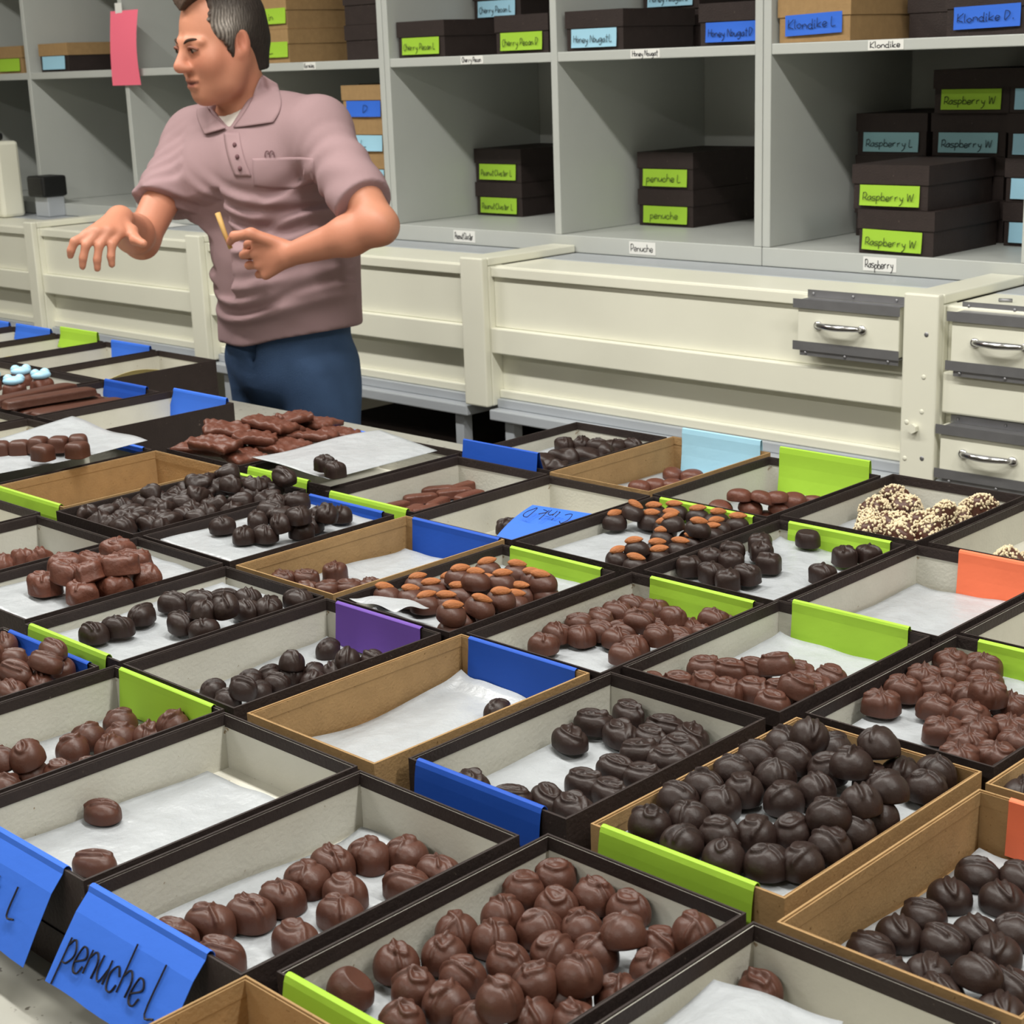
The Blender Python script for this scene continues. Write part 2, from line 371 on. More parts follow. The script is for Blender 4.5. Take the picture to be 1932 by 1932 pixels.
# right cabinet: stacked drawers
YC = 2.87
rc = thing('drawer_cabinet', 'cream drawer cabinet at the right edge with two visible drawers', 'cabinet', (-1.2, YC, 0)); ox = -1.2
P = lambda a, b, c, d, e, f: MB().box(a-ox, b-YC, c, d-ox, e-YC, f)
P(-1.626, YC+.0, Z-.51, -.98, YS-.13, Z-.488).build('top_board', M['cream'], rc, bevel=.004)
P(-1.626, YS-.1295, Z-.51, -.98, YS-.002, Z-.4872).build('ledge', M['ledge'], rc, bevel=.004)
P(-1.626, YS-.0015, Z-.51, -.98, YBK, Z-.4885).build('rear_top', M['ledge'], rc)
P(-1.626, YC+.014, Z-.617, -.98, YC+.036, Z-.5105).build('upper_panel', M['cream'], rc)
P(-1.622, YC-.012, Z-.70, -.98, YC+.0355, Z-.6175).build('middle_rail', M['cream'], rc, bevel=.004)
P(-1.626, YC+.014, Z-.835, -.98, YC+.036, Z-.7005).build('lower_panel', M['cream'], rc)
P(-1.626, YC-.02, Z-.872, -.98, YBK, Z-.8355).build('base_shelf', M['ledge'], rc, bevel=.003)
for lx in (-1.6, -1.02):
    for ly in (YC, YBK-.06): P(lx-.015, ly, 0, lx+.015, ly+.03, Z-.8725).build('leg', M['ledge'], rc)
drawer(rc, ox, YC, -1.60, -1.36, Z-.607, Z-.497)
drawer(rc, ox, YC, -1.616, -1.36, Z-.825, Z-.722)
nail = MB().tube([(-1.56, 2.955, Z-.484), (-1.535, 2.962, Z-.484)], .0035, 8).build('metal_peg', M['steel'], smooth=True)
tag(nail, 'short metal peg lying on the cream top of the right drawer cabinet', 'peg')

# ------------------------------------------------------------------ lidded boxes on the shelves
BH = .0975
def lidded_box(label, x0, y, z, kind, lab=None, w=.193, group=None, lab_dz=0.0, lab_dx=0.0, lab_rot=0.0):
    """x0 = left of the lid front, y = lid front, z = bottom; lab = (paper, text, ink)"""
    t = thing('lidded_box', label, 'box', (x0+w/2, y, z), 0, group)
    m = M[kind]; hw = w/2; L = .285
    MB().box(-hw+.003, .003, 0, hw-.003, L-.003, BH-.003).build('box_body', m, t, bevel=.0012)
    lid = MB()
    lid.box(-hw, 0, BH-.0025, hw, L, BH)
    lid.box(-hw, 0, BH-.042, hw, .0018, BH-.0026); lid.box(-hw, L-.0018, BH-.042, hw, L, BH-.0026)
    lid.box(-hw, .0019, BH-.042, -hw+.0018, L-.0019, BH-.0026); lid.box(hw-.0018, .0019, BH-.042, hw, L-.0019, BH-.0026)
    lid.build('lid', m, t)
    if lab:
        paper, text, ink = lab
        lw, lh = .150, .045
        c = math.cos(lab_rot); s = math.sin(lab_rot)
        cx, cz = lab_dx, .031+lab_dz
        def pt(u, v):
            x = (u-.5)*lw; zz = (v-.5)*lh
            return (cx + x*c - zz*s, -.0006-.004*(1-v)**2*(.5+.5*math.sin(3*u)), cz + x*s + zz*c)
        pl = grid_mesh(pt, 9, 6, .0003).build('paper_label', M[paper], t)
        pl['label'] = {'lime': 'lime green', 'sky': 'pale blue', 'teal': 'pale blue', 'azure': 'bright blue'}[paper] + ' paper label' + (' reading ' + text if text else '')
        if text:
            tw = lw*min(.86, .075*len(text)+.12)
            writing(text, tw, .017 if len(text) > 10 else .020, (cx-tw/2, -.0048, cz-.010), (c, 0, s), (-s, 0, c), (0, -1, 0), .0008, .1).build('writing', M[ink], pl)
    return t
lidded_box('dark box with lime Cherry Pecan L label on upper shelf', -3.566, 3.215, ZT, 'dark', ('lime', 'Cherry Pecan L', 'ink'))
lidded_box('dark box with lime Cherry Pecan D label on upper shelf', -3.165, 3.20, ZT, 'dark', ('lime', 'Cherry Pecan D', 'ink'))
lidded_box('plain dark box under the pale blue Cherry Pecan L box', -3.555, 3.512, ZT, 'dark')
lidded_box('dark box with pale blue Cherry Pecan L label, top of its stack', -3.552, 3.505, ZT+BH, 'dark', ('sky', 'Cherry Pecan L', 'ink'))
lidded_box('dark box with pale blue Honey Nougat L label on shelf edge', -2.918, 3.205, ZT, 'dark', ('sky', 'Honey Nougat L', 'ink'))
lidded_box('dark box with bright blue Honey Nougat D label', -2.515, 3.235, ZT, 'dark', ('azure', 'Honey Nougat D', 'ink'))
lidded_box('plain dark box behind the pale blue Honey Nougat L box', -2.918, 3.512, ZT, 'dark')
lidded_box('dark box with pale blue label on top behind Honey Nougat', -2.915, 3.505, ZT+BH, 'dark', ('sky', 'Honey Nougat L', 'ink'))
lidded_box('plain dark box behind the bright blue Honey Nougat D box', -2.515, 3.513, ZT+BH*.0, 'dark', w=.19)
lidded_box('kraft box with bright blue Klondike L label', -2.266, 3.205, ZT, 'kraft', ('azure', 'Klondike L', 'ink'), lab_dz=.008, lab_rot=.03)
lidded_box('dark box with bright blue Klondike D label', -1.843, 3.205, ZT, 'dark', ('azure', 'Klondike D.', 'ink'), lab_dz=.006, lab_rot=.02)
lidded_box('plain dark box between the two Klondike boxes, set back', -2.05, 3.40, ZT, 'dark')
for k, (tx, pal) in enumerate((('Peanut Cluster L', 'faint'), ('Peanut Cluster L', 'faint'))):
    lidded_box(['lower dark box with lime label in stack left of Penuche boxes', 'upper dark box with lime label in stack left of Penuche boxes'][k], -3.566+.0*k, 3.50, ZB+BH*k, 'dark', ('lime', tx, pal))
lidded_box('lower dark box with smudged lime label in the Penuche stack', -2.908, 3.47, ZB, 'dark', ('lime', 'penuche', 'faint'), w=.19)
lidded_box('upper dark box with lime penuche L label', -2.908, 3.47, ZB+BH, 'dark', ('lime', 'penuche L', 'ink'), w=.19)
# raspberry compartment
lidded_box('lower front dark box with lime Raspberry W label', -2.038, 3.195, ZB, 'dark', ('lime', 'Raspberry W', 'ink'), lab_dx=-.008, lab_rot=-.02)
lidded_box('upper front dark box with lime Raspberry W label', -2.058, 3.20, ZB+BH, 'dark', ('lime', 'Raspberry W', 'ink'))
lidded_box('bottom rear left dark box, pale blue label half hidden', -2.242, 3.50, ZB, 'dark', ('teal', 'Raspberry L', 'ink'))
lidded_box('plain dark box in middle of rear left raspberry stack', -2.240, 3.495, ZB+BH, 'dark')
lidded_box('dark box with pale blue Raspberry L label, rear left', -2.236, 3.49, ZB+2*BH, 'dark', ('teal', 'Raspberry L', 'ink'))
lidded_box('bottom plain dark box behind the lime Raspberry W pair', -2.034, 3.50, ZB, 'dark', w=.19)
lidded_box('second plain dark box behind the lime Raspberry W pair', -2.036, 3.497, ZB+BH, 'dark', w=.19)
lidded_box('dark box with pale blue Raspberry W label', -2.036, 3.495, ZB+2*BH, 'dark', ('teal', 'Raspberry W', 'ink'), w=.192)
lidded_box('topmost dark box with lime Raspberry W label', -2.022, 3.475, ZB+3*BH, 'dark', ('lime', 'Raspberry W', 'ink'), w=.194)
for k in range(4):
    lidded_box(['bottom', 'second', 'third', 'topmost'][k]+' dark box in narrow stack at right of raspberry shelf', -1.826, 3.46, ZB+BH*k, 'dark', ('sky', 'R', 'ink'), w=.184)
# beyond the right divider
lidded_box('dark box on lower shelf at right photo edge', -1.60, 3.22, ZB, 'dark', ('sky', 'R', 'ink'))
# behind the man
for k in range(3):
    lidded_box(['bottom', 'middle', 'topmost'][k]+' kraft box in stack beside the man head', -4.235, 3.205, ZT+BH*k, 'kraft', ('lime', ['L', 'Prinz', ''][k], 'faint'), w=.195, lab_dx=.018, lab_dz=.008)
for k in range(3):
    lidded_box(['bottom', 'middle', 'topmost'][k]+' dark box right of the kraft stack', -3.835+.02, 3.235, ZT+BH*k, 'dark', w=.19)
for k, (q, lb) in enumerate((('kraft', ('lime', '', 'ink')), ('kraft', ('sky', '', 'ink')), ('kraft', ('sky', 'L', 'ink')), ('kraft', ('azure', '  D', 'ink')))):
    lidded_box(['lowest kraft box behind the man elbow, lime label', 'second kraft box behind the man shoulder', 'third kraft box behind the man shoulder, pale blue label', 'top kraft box behind the man shoulder, blue D label'][k], -3.822, 3.215, ZB+BH*k, q, lb)
for k in range(4):
    lidded_box(['bottom', 'second', 'third', 'topmost'][k]+' dark box stacked behind the man back', -4.05, 3.48, ZB+BH*k, 'dark')
# left compartments
lidded_box('dark based box with pale blue label under a kraft lid, upper left', -5.474, 3.205, ZT, 'dark', ('sky', '', 'ink'))
for k in range(3):
    lidded_box(['bottom', 'middle', 'top'][k]+' dark box with pale blue label behind the pink sign', -5.16, 3.50, ZT+BH*k, 'dark', ('sky', '', 'ink'), w=.19)
for k in range(3):
    lidded_box(['bottom', 'middle', 'top'][k]+' dark box with lime label in lower far left stack', -5.16, 3.50, ZB+BH*k, 'dark', ('lime', '', 'ink'))
lidded_box('kraft box with lime label at upper left photo edge', -5.845, 3.24, ZT, 'kraft', ('lime', '', 'ink'))
# swap the material of the kraft lid on the upper-left box
for o in COL.objects:
    if o.get('label', '').startswith('dark based box'):
        for c in o.children:
            if c.name.startswith('lid'): c.data.materials[0] = M['kraft']; c['label'] = 'kraft lid'

ps = grid_mesh(lambda u, v: (-4.955-.02*(1-v)+.163*u+.008*u*(1-v), 3.186-.012*math.sin(PI*v)*(.4+.6*u)-.006*(1-v), Z-.035+.24*v), 8, 14, .0004).build('pink_sign', M['pink'])
tag(ps, 'long pink paper slip hanging on the shelf edge left of the man', 'paper sign')
tp = MB().box(-4.925, 3.1852, Z+.195, -4.885, 3.1862, Z+.23).build('tape', M['whitelabel'], ps)
st = thing('scale_column', 'cream upright equipment panel on the counter at far left edge', 'appliance', (-5.75, 3.02, Z-.4868))
MB().box(-.35, 0, 0, .232, .09, .27).build('panel', M['cream'], st, bevel=.012)
MB().box(-.34, .0, .271, .17, .07, .30).build('top_cap', M['black'], st, bevel=.01)
bc = thing('black_device', 'small black box-shaped device on the counter beside the cream panel', 'device', (-5.42, 3.10, Z-.4868))
MB().box(-.055, 0, .072, .055, .10, .145).build('housing', M['black'], bc, bevel=.008)
MB().box(-.045, .02, 0, .045, .09, .0718).build('stand', M['ledge'], bc, bevel=.004)
for i, (px, py) in enumerate(((-5.20, 3.10), (-4.72, 3.12))):
    q = grid_mesh(lambda u, v: (px+.14*u, py-.06+.11*v, Z-.4852+.012*math.sin(PI*u)*math.sin(PI*v)), 8, 8, .0006).build('paper_sheet', M['whitelabel'])
    tag(q, ['loose white paper on the counter behind the reaching hand', 'loose white paper on the counter between arm and belly'][i], 'paper')
for i, (x, w_) in enumerate(((-3.45, .55), (-2.75, .5), (-2.1, .6))):
    t = thing('storage_carton', ['dark carton in the gap under the cabinet, nearest the man', 'dark carton under the cabinet, by the grey leg', 'dark carton under the cabinet behind the boxes'][i], 'carton', (x, 3.05, 0))
    MB().box(-w_/2, 0, 0, w_/2, .5, .42).build('carton_body', M['dark'], t, bevel=.004)
    MB().box(-w_/2-.004, -.004, .421, w_/2+.004, .504, .50).build('carton_lid', M['dark'], t, bevel=.004)

# ------------------------------------------------------------------ open candy boxes on the table
BOXES = {
  'B1':(-1.0428,0.5760,-0.8472,0.8526),
  'B2':(-1.2486,0.5778,-1.0512,0.8568),
  'B3':(-1.4472,0.5832,-1.2552,0.8610),
  'B4':(-1.6560,0.5700,-1.4580,0.8478),
  'B5':(-1.4442,0.8676,-1.2492,1.1466),
  'B6':(-1.2294,0.8688,-1.0428,1.1586),
  'B7':(-1.0290,0.8976,-0.8376,1.1748),
  'B8':(-0.8172,0.9048,-0.6270,1.1952),
  'B9':(-0.8322,0.5952,-0.6360,0.8700),
  'B10':(-0.8448,0.2880,-0.6570,0.5784),
  'B11':(-0.6252,0.5844,-0.4320,0.8634),
  'B12':(-0.6120,0.8736,-0.4230,1.1628),
  'B13':(-0.6132,1.1760,-0.4260,1.4640),
  'B14':(-0.8172,1.2090,-0.6234,1.4868),
  'B15':(-1.0296,1.1940,-0.8352,1.4664),
  'B16':(-1.2276,1.1640,-1.0326,1.4442),
  'B17':(-1.4352,1.1532,-1.2432,1.4322),
  'B18':(-1.6380,1.1592,-1.4478,1.4490),
  'B19':(-1.6452,0.8682,-1.4520,1.1496),
  'B20':(-1.8510,0.8760,-1.6590,1.1550),
  'B21':(-1.0200,1.4694,-0.8262,1.7484),
  'B22':(-1.2216,1.4592,-1.0296,1.7400),
  'B23':(-1.4310,1.4520,-1.2360,1.7334),
  'B24':(-1.6332,1.4520,-1.4376,1.7340),
  'B25':(-1.8348,1.4670,-1.6410,1.7388),
  'B26':(-1.4400,1.7418,-1.2420,2.0226),
  'B27':(-1.2330,1.7592,-1.0260,2.0412),
  'B28':(-1.6464,1.7496,-1.4532,2.0460),
  'B29':(-1.8498,1.7550,-1.6518,2.0364),
  'B30':(-1.0140,1.7670,-0.8220,2.0460),
  'B31':(-0.8166,1.4952,-0.6240,1.7730),
  'B32':(-1.8510,1.1628,-1.6560,1.4430),
  'B33':(-2.0640,1.1580,-1.8672,1.4580),
  'B34':(-2.2740,1.1760,-2.0742,1.4688),
  'B35':(-2.0670,0.8520,-1.8630,1.1298),
  'B36':(-2.0580,1.4880,-1.8480,1.7670),
  'B39':(-2.2710,1.4880,-2.0700,1.7670),
  'B40':(-2.2740,0.8640,-2.0760,1.1400),
  'B41':(-2.4840,1.1880,-2.2860,1.4700),
  'B37':(-2.6940,1.4940,-2.4900,1.7880),
  'B42':(-2.9040,1.4940,-2.7060,1.7700),
  'B43':(-3.1200,1.4940,-2.9220,1.7700),
  'B38':(-3.1260,1.7760,-2.9100,2.0520),
  'B44':(-3.3420,1.7760,-3.1380,2.0520),
  'B45':(-3.5520,1.7760,-3.3540,2.0520),
  'B46':(-3.7620,1.7760,-3.5640,2.0520),
  'B47':(-3.9720,1.7760,-3.7740,2.0520),
  'B48':(-2.6940,1.1940,-2.4960,1.4760),
  'B49':(-2.9040,1.1940,-2.7060,1.4760),
  'B50':(-3.3420,1.4820,-3.1440,1.7640),
}
CONTENT = {
  'B9':{'round_milk':[(-72,116,20),(-76,85,20),(-40,83,20),(-28,113,20),(4,116,20),(-62,48,20),(-70,7,20),(42,67,34),(-42,18,20),(-27,50,20),(-3,71,20),(-72,-52,20),(-55,-21,20),(-11,1,20),(4,32,20),(26,53,20),(-39,-65,20),(-22,-33,20),(37,-21,34),(57,1,39),(-6,-64,20),(37,-55,37),(51,-5,20),(52,-39,20),(26,-66,20),(-14,-99,20),(73,62,20),(76,21,20),(58,89,20),(76,106,32),(76,-23,20)], 'half_milk':[(-70,-97,20)]},
  'B1':{'swirl_milk':[(-9,110,0),(-32,88,0),(-45,59,0),(2,33,0),(25,9,0),(30,74,0),(34,107,0),(-39,27,0),(-31,-5,0),(-30,-38,0),(-43,-67,0),(-44,-100,0),(5,-93,0),(30,-40,0)]},
  'B2':{'oval_milk':[(-74,-18,5),(7,-77,5)]},
  'B3':{'round_milk':[(-34,101,5),(-26,59,5),(-1,80,5),(17,58,5),(-12,32,5),(19,99,5),(30,-8,5),(48,13,5),(11,-26,25),(10,-25,5),(-6,-45,20),(-16,-62,5),(16,-58,5),(35,117,16)]},
  'B4':{'oval_milk':[(-61,117,40),(2,69,58),(50,114,59),(22,81,51),(55,117,40),(60,65,53),(77,80,40),(77,88,59),(43,47,40),(77,48,40),(-9,65,40),(37,99,40)]},
  'B5':{'ball_dark':[(-53,101,0),(21,70,17),(39,91,13),(10,57,0),(-20,22,16),(-38,6,0),(13,26,0),(-51,-61,0),(-5,-56,15),(-16,-67,0),(-7,-33,0),(-14,-3,0),(-43,-18,0),(-20,23,0),(-5,41,0),(27,77,0),(56,107,0)]},
  'B6':{'ball_dark':[(19,86,0)]},
  'B7':{'loop_dark':[(-54,117,15),(-66,78,15),(-57,34,15),(-26,73,15),(-5,112,15),(29,112,15),(2,82,15),(39,84,15),(16,52,15),(48,55,15),(23,10,15),(53,11,15),(21,-32,15),(51,-33,15),(18,-77,15),(48,-77,15),(-54,-101,15),(-7,-98,15)]},
  'B8':{'round_dark':[(-48,93,55),(-72,92,40),(-32,109,40),(29,90,65),(-72,50,40),(-45,67,40),(20,59,57),(64,123,40),(-70,15,40),(-8,67,40),(44,99,40),(-71,-26,40),(-35,28,40),(34,71,40),(72,92,40),(-40,-13,40),(-72,-60,40),(7,27,40),(72,31,59),(-4,-5,40),(-38,-46,40),(71,-3,59),(-62,-110,40),(-42,-84,40),(57,-32,56),(72,17,40),(-5,-92,40),(16,-72,40),(37,-51,40),(-19,-122,40),(72,-17,40),(50,-105,40),(72,-51,40),(20,-119,40),(71,-88,40)]},
  'B12':{'crease_dark':[(-61,85,0),(-60,39,0),(-27,61,0),(-59,-1,0),(-16,1,0),(-31,100,0),(-59,-37,0),(-27,-26,0),(-62,-71,0),(-14,-70,0),(5,23,0),(10,-14,0),(24,-73,14),(-35,-91,0),(6,-91,0),(40,-50,0),(49,-83,0)]},
  'B14':{'bow_milk':[(-74,37,30),(-74,93,30),(-44,102,30),(-74,-2,30),(-52,58,30),(-46,17,30),(-71,-48,30),(-19,59,30),(-24,-24,30),(-13,21,30),(12,6,46),(9,-20,30),(28,23,30),(9,-71,30),(33,-49,30),(54,-28,30),(41,-81,30),(74,-51,30),(50,-115,30),(74,-92,30),(50,44,30),(73,-8,30)]},
  'B15':{'loop_milk':[(-39,-32,20),(8,-13,32),(-64,-42,20),(-21,-14,20),(-57,-95,20),(-36,-77,20),(-9,-79,20),(11,-60,20),(25,4,20),(57,-55,34),(52,18,20),(35,-47,20),(73,-41,20),(47,-77,20),(57,-15,20),(-76,-114,20)]},
  'B16':{'crease_milk':[(-61,-57,15),(-73,-21,15),(-46,-10,15),(-76,19,15),(-68,48,15),(-68,77,15),(-71,110,15),(-40,111,15),(-40,16,15),(-10,48,27),(-8,8,15),(-21,32,15),(4,60,15),(42,21,27),(17,75,27),(35,87,15),(53,103,26),(32,-26,15),(23,2,15),(59,37,15),(39,58,15),(68,119,15),(61,79,15)]},
  'B17':{'almond_milk':[(-74,-79,35),(-74,-30,35),(-45,-67,35),(-15,-73,35),(3,-54,35),(-43,-32,35),(-44,-4,35),(-23,-12,51),(6,-9,51),(-51,68,35),(-7,-24,35),(25,13,48),(-4,18,35),(-15,82,35),(22,74,35),(73,-35,51),(73,-74,51),(47,25,35),(66,-5,35),(70,43,35),(66,44,49),(59,-49,35),(72,-115,55),(61,-89,35),(74,-116,35)]},
  'B23':{'almond_dark':[(-74,29,35),(-60,48,47),(-39,61,35),(-60,98,35),(-20,83,35),(-39,119,35),(-2,119,35),(35,22,52),(0,46,35),(30,119,35),(57,89,35),(64,119,35),(76,18,54),(68,59,35),(54,34,35),(27,8,35),(72,11,35),(55,-39,35),(58,-80,47),(76,-20,35),(39,-98,35),(76,-63,35),(76,-105,35)]},
  'B18':{'puck_milk':[(-48,-71,15),(-43,-28,15),(11,-86,15),(-8,-104,15),(48,-45,15),(29,-66,15),(-69,-92,15)]},
  'B19':{'oval_dark':[(-15,-103,40),(-9,-73,40),(-26,-31,40),(-35,19,40),(-17,43,40),(38,-20,40),(75,-16,40),(2,65,40),(24,84,40),(61,-3,55),(74,17,61),(57,57,40),(74,76,40),(75,119,40)]},
  'B20':{'chunk_milk':[(1,-57,44),(-27,28,44),(25,-40,59),(57,-25,61),(-56,83,44),(4,68,44),(70,7,66),(70,41,44),(70,-5,44),(70,-47,44),(-52,3,44)]},
  'B22':{'square_dark':[(-75,-78,35),(-76,-34,35),(-72,5,35),(-47,-30,35),(-37,-82,35),(-6,-91,35),(0,-61,35),(-65,56,35),(-42,27,35),(-7,-7,35),(50,73,35),(70,97,35),(71,-5,35)], 'half_dark':[(-29,110,35)]},
  'B24':{'oval_dark':[(-57,10,0)]},
  'B25':{'stick_milk':[(-69,27,5),(-82,76,5),(-50,81,5),(-16,80,5),(-63,-34,5),(-12,-18,5),(-24,21,5),(-24,-31,5),(-65,112,5)]},
  'B26':{'smooth_milk':[(-60,-78,0),(-43,-56,17),(6,-25,32),(39,7,28),(-26,-48,0),(-10,-31,17),(25,-6,16),(4,-45,0),(42,-7,0),(-21,-40,34),(24,-11,32),(52,35,20),(63,40,0),(42,21,0),(7,-14,0),(76,61,13)]},
  'B27':{'seed_milk':[(-78,104,15),(-58,28,15),(-33,68,15),(-27,-44,15),(27,-55,15),(-6,-74,15),(-3,-17,15),(53,-28,15),(58,51,15),(40,29,26),(76,71,33),(54,92,15),(23,3,15)]},
  'B28':{'smooth_milk':[(-32,22,0),(-54,93,0),(-46,0,0),(-9,36,0),(-22,102,0),(7,64,0)]},
  'B29':{'oval_dark':[(-53,60,25),(-33,80,25),(4,79,25),(24,97,25),(43,119,25)], 'cluster_dark':[(-4,-46,25),(40,-62,25),(8,-1,25),(29,25,25),(54,47,25),(15,-87,25)]},
  'B32':{'oval_dark':[(-34,-54,48),(28,-65,48),(-18,-7,48),(48,-44,48),(-50,39,48),(-11,27,48),(-51,88,48),(72,-3,48),(9,46,48),(76,-8,70),(30,63,48),(51,84,48),(74,38,64),(58,-24,62),(-72,68,48),(63,24,48)]},
  'B33':{'nut_dark':[(-74,-114,34),(-43,-114,30),(-9,-116,31),(29,-121,34),(-62,-85,33),(-23,-86,31),(9,-91,34),(41,-85,33),(71,-88,33),(-75,-58,32),(-39,-62,32),(-7,-61,33),(28,-60,34),(58,-62,36),(-55,-30,35),(-26,-29,35),(9,-33,34),(43,-26,33),(71,-29,31),(-75,2,30),(-40,0,33),(-8,2,33),(26,-3,32),(57,-2,33),(-57,29,32),(-26,33,36),(5,31,34),(40,26,34),(76,32,32),(-77,63,33),(-39,63,36),(54,60,33),(-58,87,42),(-29,85,40),(7,91,38),(43,89,37),(76,92,36),(-72,121,37),(-39,120,38),(-9,121,38),(28,121,42),(55,115,39),(-45,60,49),(10,75,50),(-40,110,52),(40,98,50),(5,20,47),(-50,-20,46),(78,128,64)]},
  'B35':{'nut_milk':[(-49,31,5),(-14,61,12),(20,73,17),(-8,82,5),(35,90,5),(-30,47,5),(57,104,5)]},
  'B41':{'square_milk':[(-20,-67,65),(2,-44,65),(26,-23,70),(92,-54,72),(51,-1,70),(74,21,72),(121,-10,72)]},
  'B36':{'square_dark':[(73,-122,70),(118,-138,70)]},
  'B13':{'round_dark':[(-71,-121,30)]},
  'B11':{'round_milk':[(-75,118,5)]},
  'B30':{'seed_milk':[(-38,-47,0),(-13,-21,0)]},
}
BASE = {'B9': 0.02, 'B1': 0.0, 'B2': 0.005, 'B3': 0.005, 'B4': 0.04, 'B5': 0.0, 'B6': 0.0, 'B7': 0.015, 'B8': 0.04, 'B12': 0.0, 'B14': 0.03, 'B15': 0.02, 'B16': 0.015, 'B17': 0.035, 'B23': 0.035, 'B18': 0.015, 'B19': 0.04, 'B20': 0.044, 'B22': 0.035, 'B24': 0.0, 'B25': 0.005, 'B26': 0.0, 'B27': 0.015, 'B28': 0.0, 'B29': 0.025, 'B32': 0.048, 'B33': 0.034, 'B35': 0.005, 'B41': 0.0, 'B36': 0.0, 'B13': 0.03, 'B11': 0.005, 'B30': 0.0}

RIM = Z-.6
KR = {'B6', 'B8', 'B10', 'B12', 'B13', 'B18', 'B28', 'B34'}
BN = {
'B1': 'penuche-tagged black box', 'B2': 'black box beside the penuche box', 'B3': 'black box with lime inner tag at left', 'B4': 'black box at left edge, blue tag',
'B5': 'purple-tagged black box', 'B6': 'nearly empty kraft box at centre', 'B7': 'black box with blue front tag', 'B8': 'kraft box of dark rounds',
'B9': 'big black box at bottom centre', 'B10': 'kraft box at bottom left', 'B11': 'black box at bottom right corner', 'B12': 'orange-tagged kraft box', 'B13': 'kraft box at right edge',
'B14': 'black box of bow-topped chocolates', 'B15': 'black box with wide lime tag', 'B16': 'full black box beside blue-tagged kraft', 'B17': 'milk almond box', 'B18': 'kraft box with three pucks',
'B19': 'black box left of purple tag', 'B20': 'black box of milk chunks', 'B21': 'salmon-tagged empty box', 'B22': 'black box of dark squares', 'B23': 'dark almond box', 'B24': 'box with fallen blue tag',
'B25': 'black box of chocolate sticks', 'B26': 'black box with upright lime tag', 'B27': 'black box of nutty clusters', 'B28': 'pale-blue-tagged kraft box', 'B29': 'black box with folded blue tag',
'B30': 'black box at right edge, rear', 'B31': 'empty black box behind bow box', 'B32': 'black box with small blue tag', 'B33': 'overfull black nut-chocolate box', 'B34': 'empty kraft box at left', 'B35': 'black box at left, pale interior',
'B36': 'black box under curled parchment', 'B37': 'empty black box with blue triangle tag', 'B38': 'rear black box with yellow slip', 'B39': 'black box of bark slabs', 'B40': 'black box cut by left edge',
'B41': 'left black box covered by parchment', 'B42': 'black box of chocolate bars', 'B43': 'black box of blue-topped candies', 'B44': 'rear box with wide blue tag', 'B45': 'rear box with lime triangle tag',
'B46': 'far rear box with blue tag', 'B47': 'farthest box with blue tag', 'B48': 'black box before the blue triangle', 'B49': 'black box at far left, second row', 'B50': 'black box at far left edge'}
FLOORZ = -.055        # inner floor below the rim
def open_box(b):
    x0, y0, x1, y1 = BOXES[b]; w, l = x1-x0, y1-y0; hw, hl = w/2, l/2
    kr = b in KR; m = M['kraft'] if kr else M['dark']; inner = M['kraft'] if kr else M['lining']
    label = BN[b]
    if not any(k in label for k in ('box',)): label += ' box'
    label = 'open ' + label + (', pale lining' if not kr else ', brown board') + ' on the table'
    t = thing('candy_box', label, 'box', ((x0+x1)/2, (y0+y1)/2, TZ))
    H = .096; T = .0018; zb = .036
    s = MB()
    s.box(-hw, -hl, zb, hw, -hl+T, H); s.box(-hw, hl-T, zb, hw, hl, H)
    s.box(-hw, -hl+T, zb, -hw+T, hl-T, H); s.box(hw-T, -hl+T, zb, hw, hl-T, H)
    s.box(-hw+T, -hl+T, zb, hw-T, hl-T, zb+.0018)
    s.build('shell', m, t)
    k = MB(); a = T+.0001; e = .0012; ht = H-.0015
    k.box(-hw+a, -hl+a, zb+.0019, hw-a, -hl+a+e, ht); k.box(-hw+a, hl-a-e, zb+.0019, hw-a, hl-a, ht)
    k.box(-hw+a, -hl+a+e, zb+.0019, -hw+a+e, hl-a-e, ht); k.box(hw-a-e, -hl+a+e, zb+.0019, hw-a, hl-a-e, ht)
    k.box(-hw+a+e, -hl+a+e, zb+.0019, hw-a-e, hl-a-e, zb+.0035)
    k.build('lining', inner, t)
    g = MB(); c = a+e+.00015; d = .0005; bz = H-.0125; rg = random.Random(b)
    for sgn in (-1, 1):
        y = sgn*(hl-c); g.box(-hw+c, min(y, y-sgn*d), bz+rg.uniform(-.0012, .0012), hw-c, max(y, y-sgn*d), H-.0008)
        x = sgn*(hw-c); g.box(min(x, x-sgn*d), -hl+c+d, bz+rg.uniform(-.0012, .0012), max(x, x-sgn*d), hl-c-d, H-.0008)
    g.build('edge_band', m, t)
    ld = MB(); o = .0015 if b in ('B1', 'B2', 'B9') else 0.0
    ld.box(-hw-o, -hl-o, .0340, hw+o, hl+o, .0358); ld.box(-hw-o, -hl-o, 0, hw+o, -hl-o+.0018, .0339); ld.box(-hw-o, hl+o-.0018, 0, hw+o, hl+o, .0339)
    ld.box(-hw-o, -hl-o+.0018, 0, -hw-o+.0018, hl+o-.0018, .0339); ld.box(hw+o-.0018, -hl-o+.0018, 0, hw+o, hl+o-.0018, .0339)
    ld.build('lid', m, t)
    return t
for b in BOXES: open_box(b)

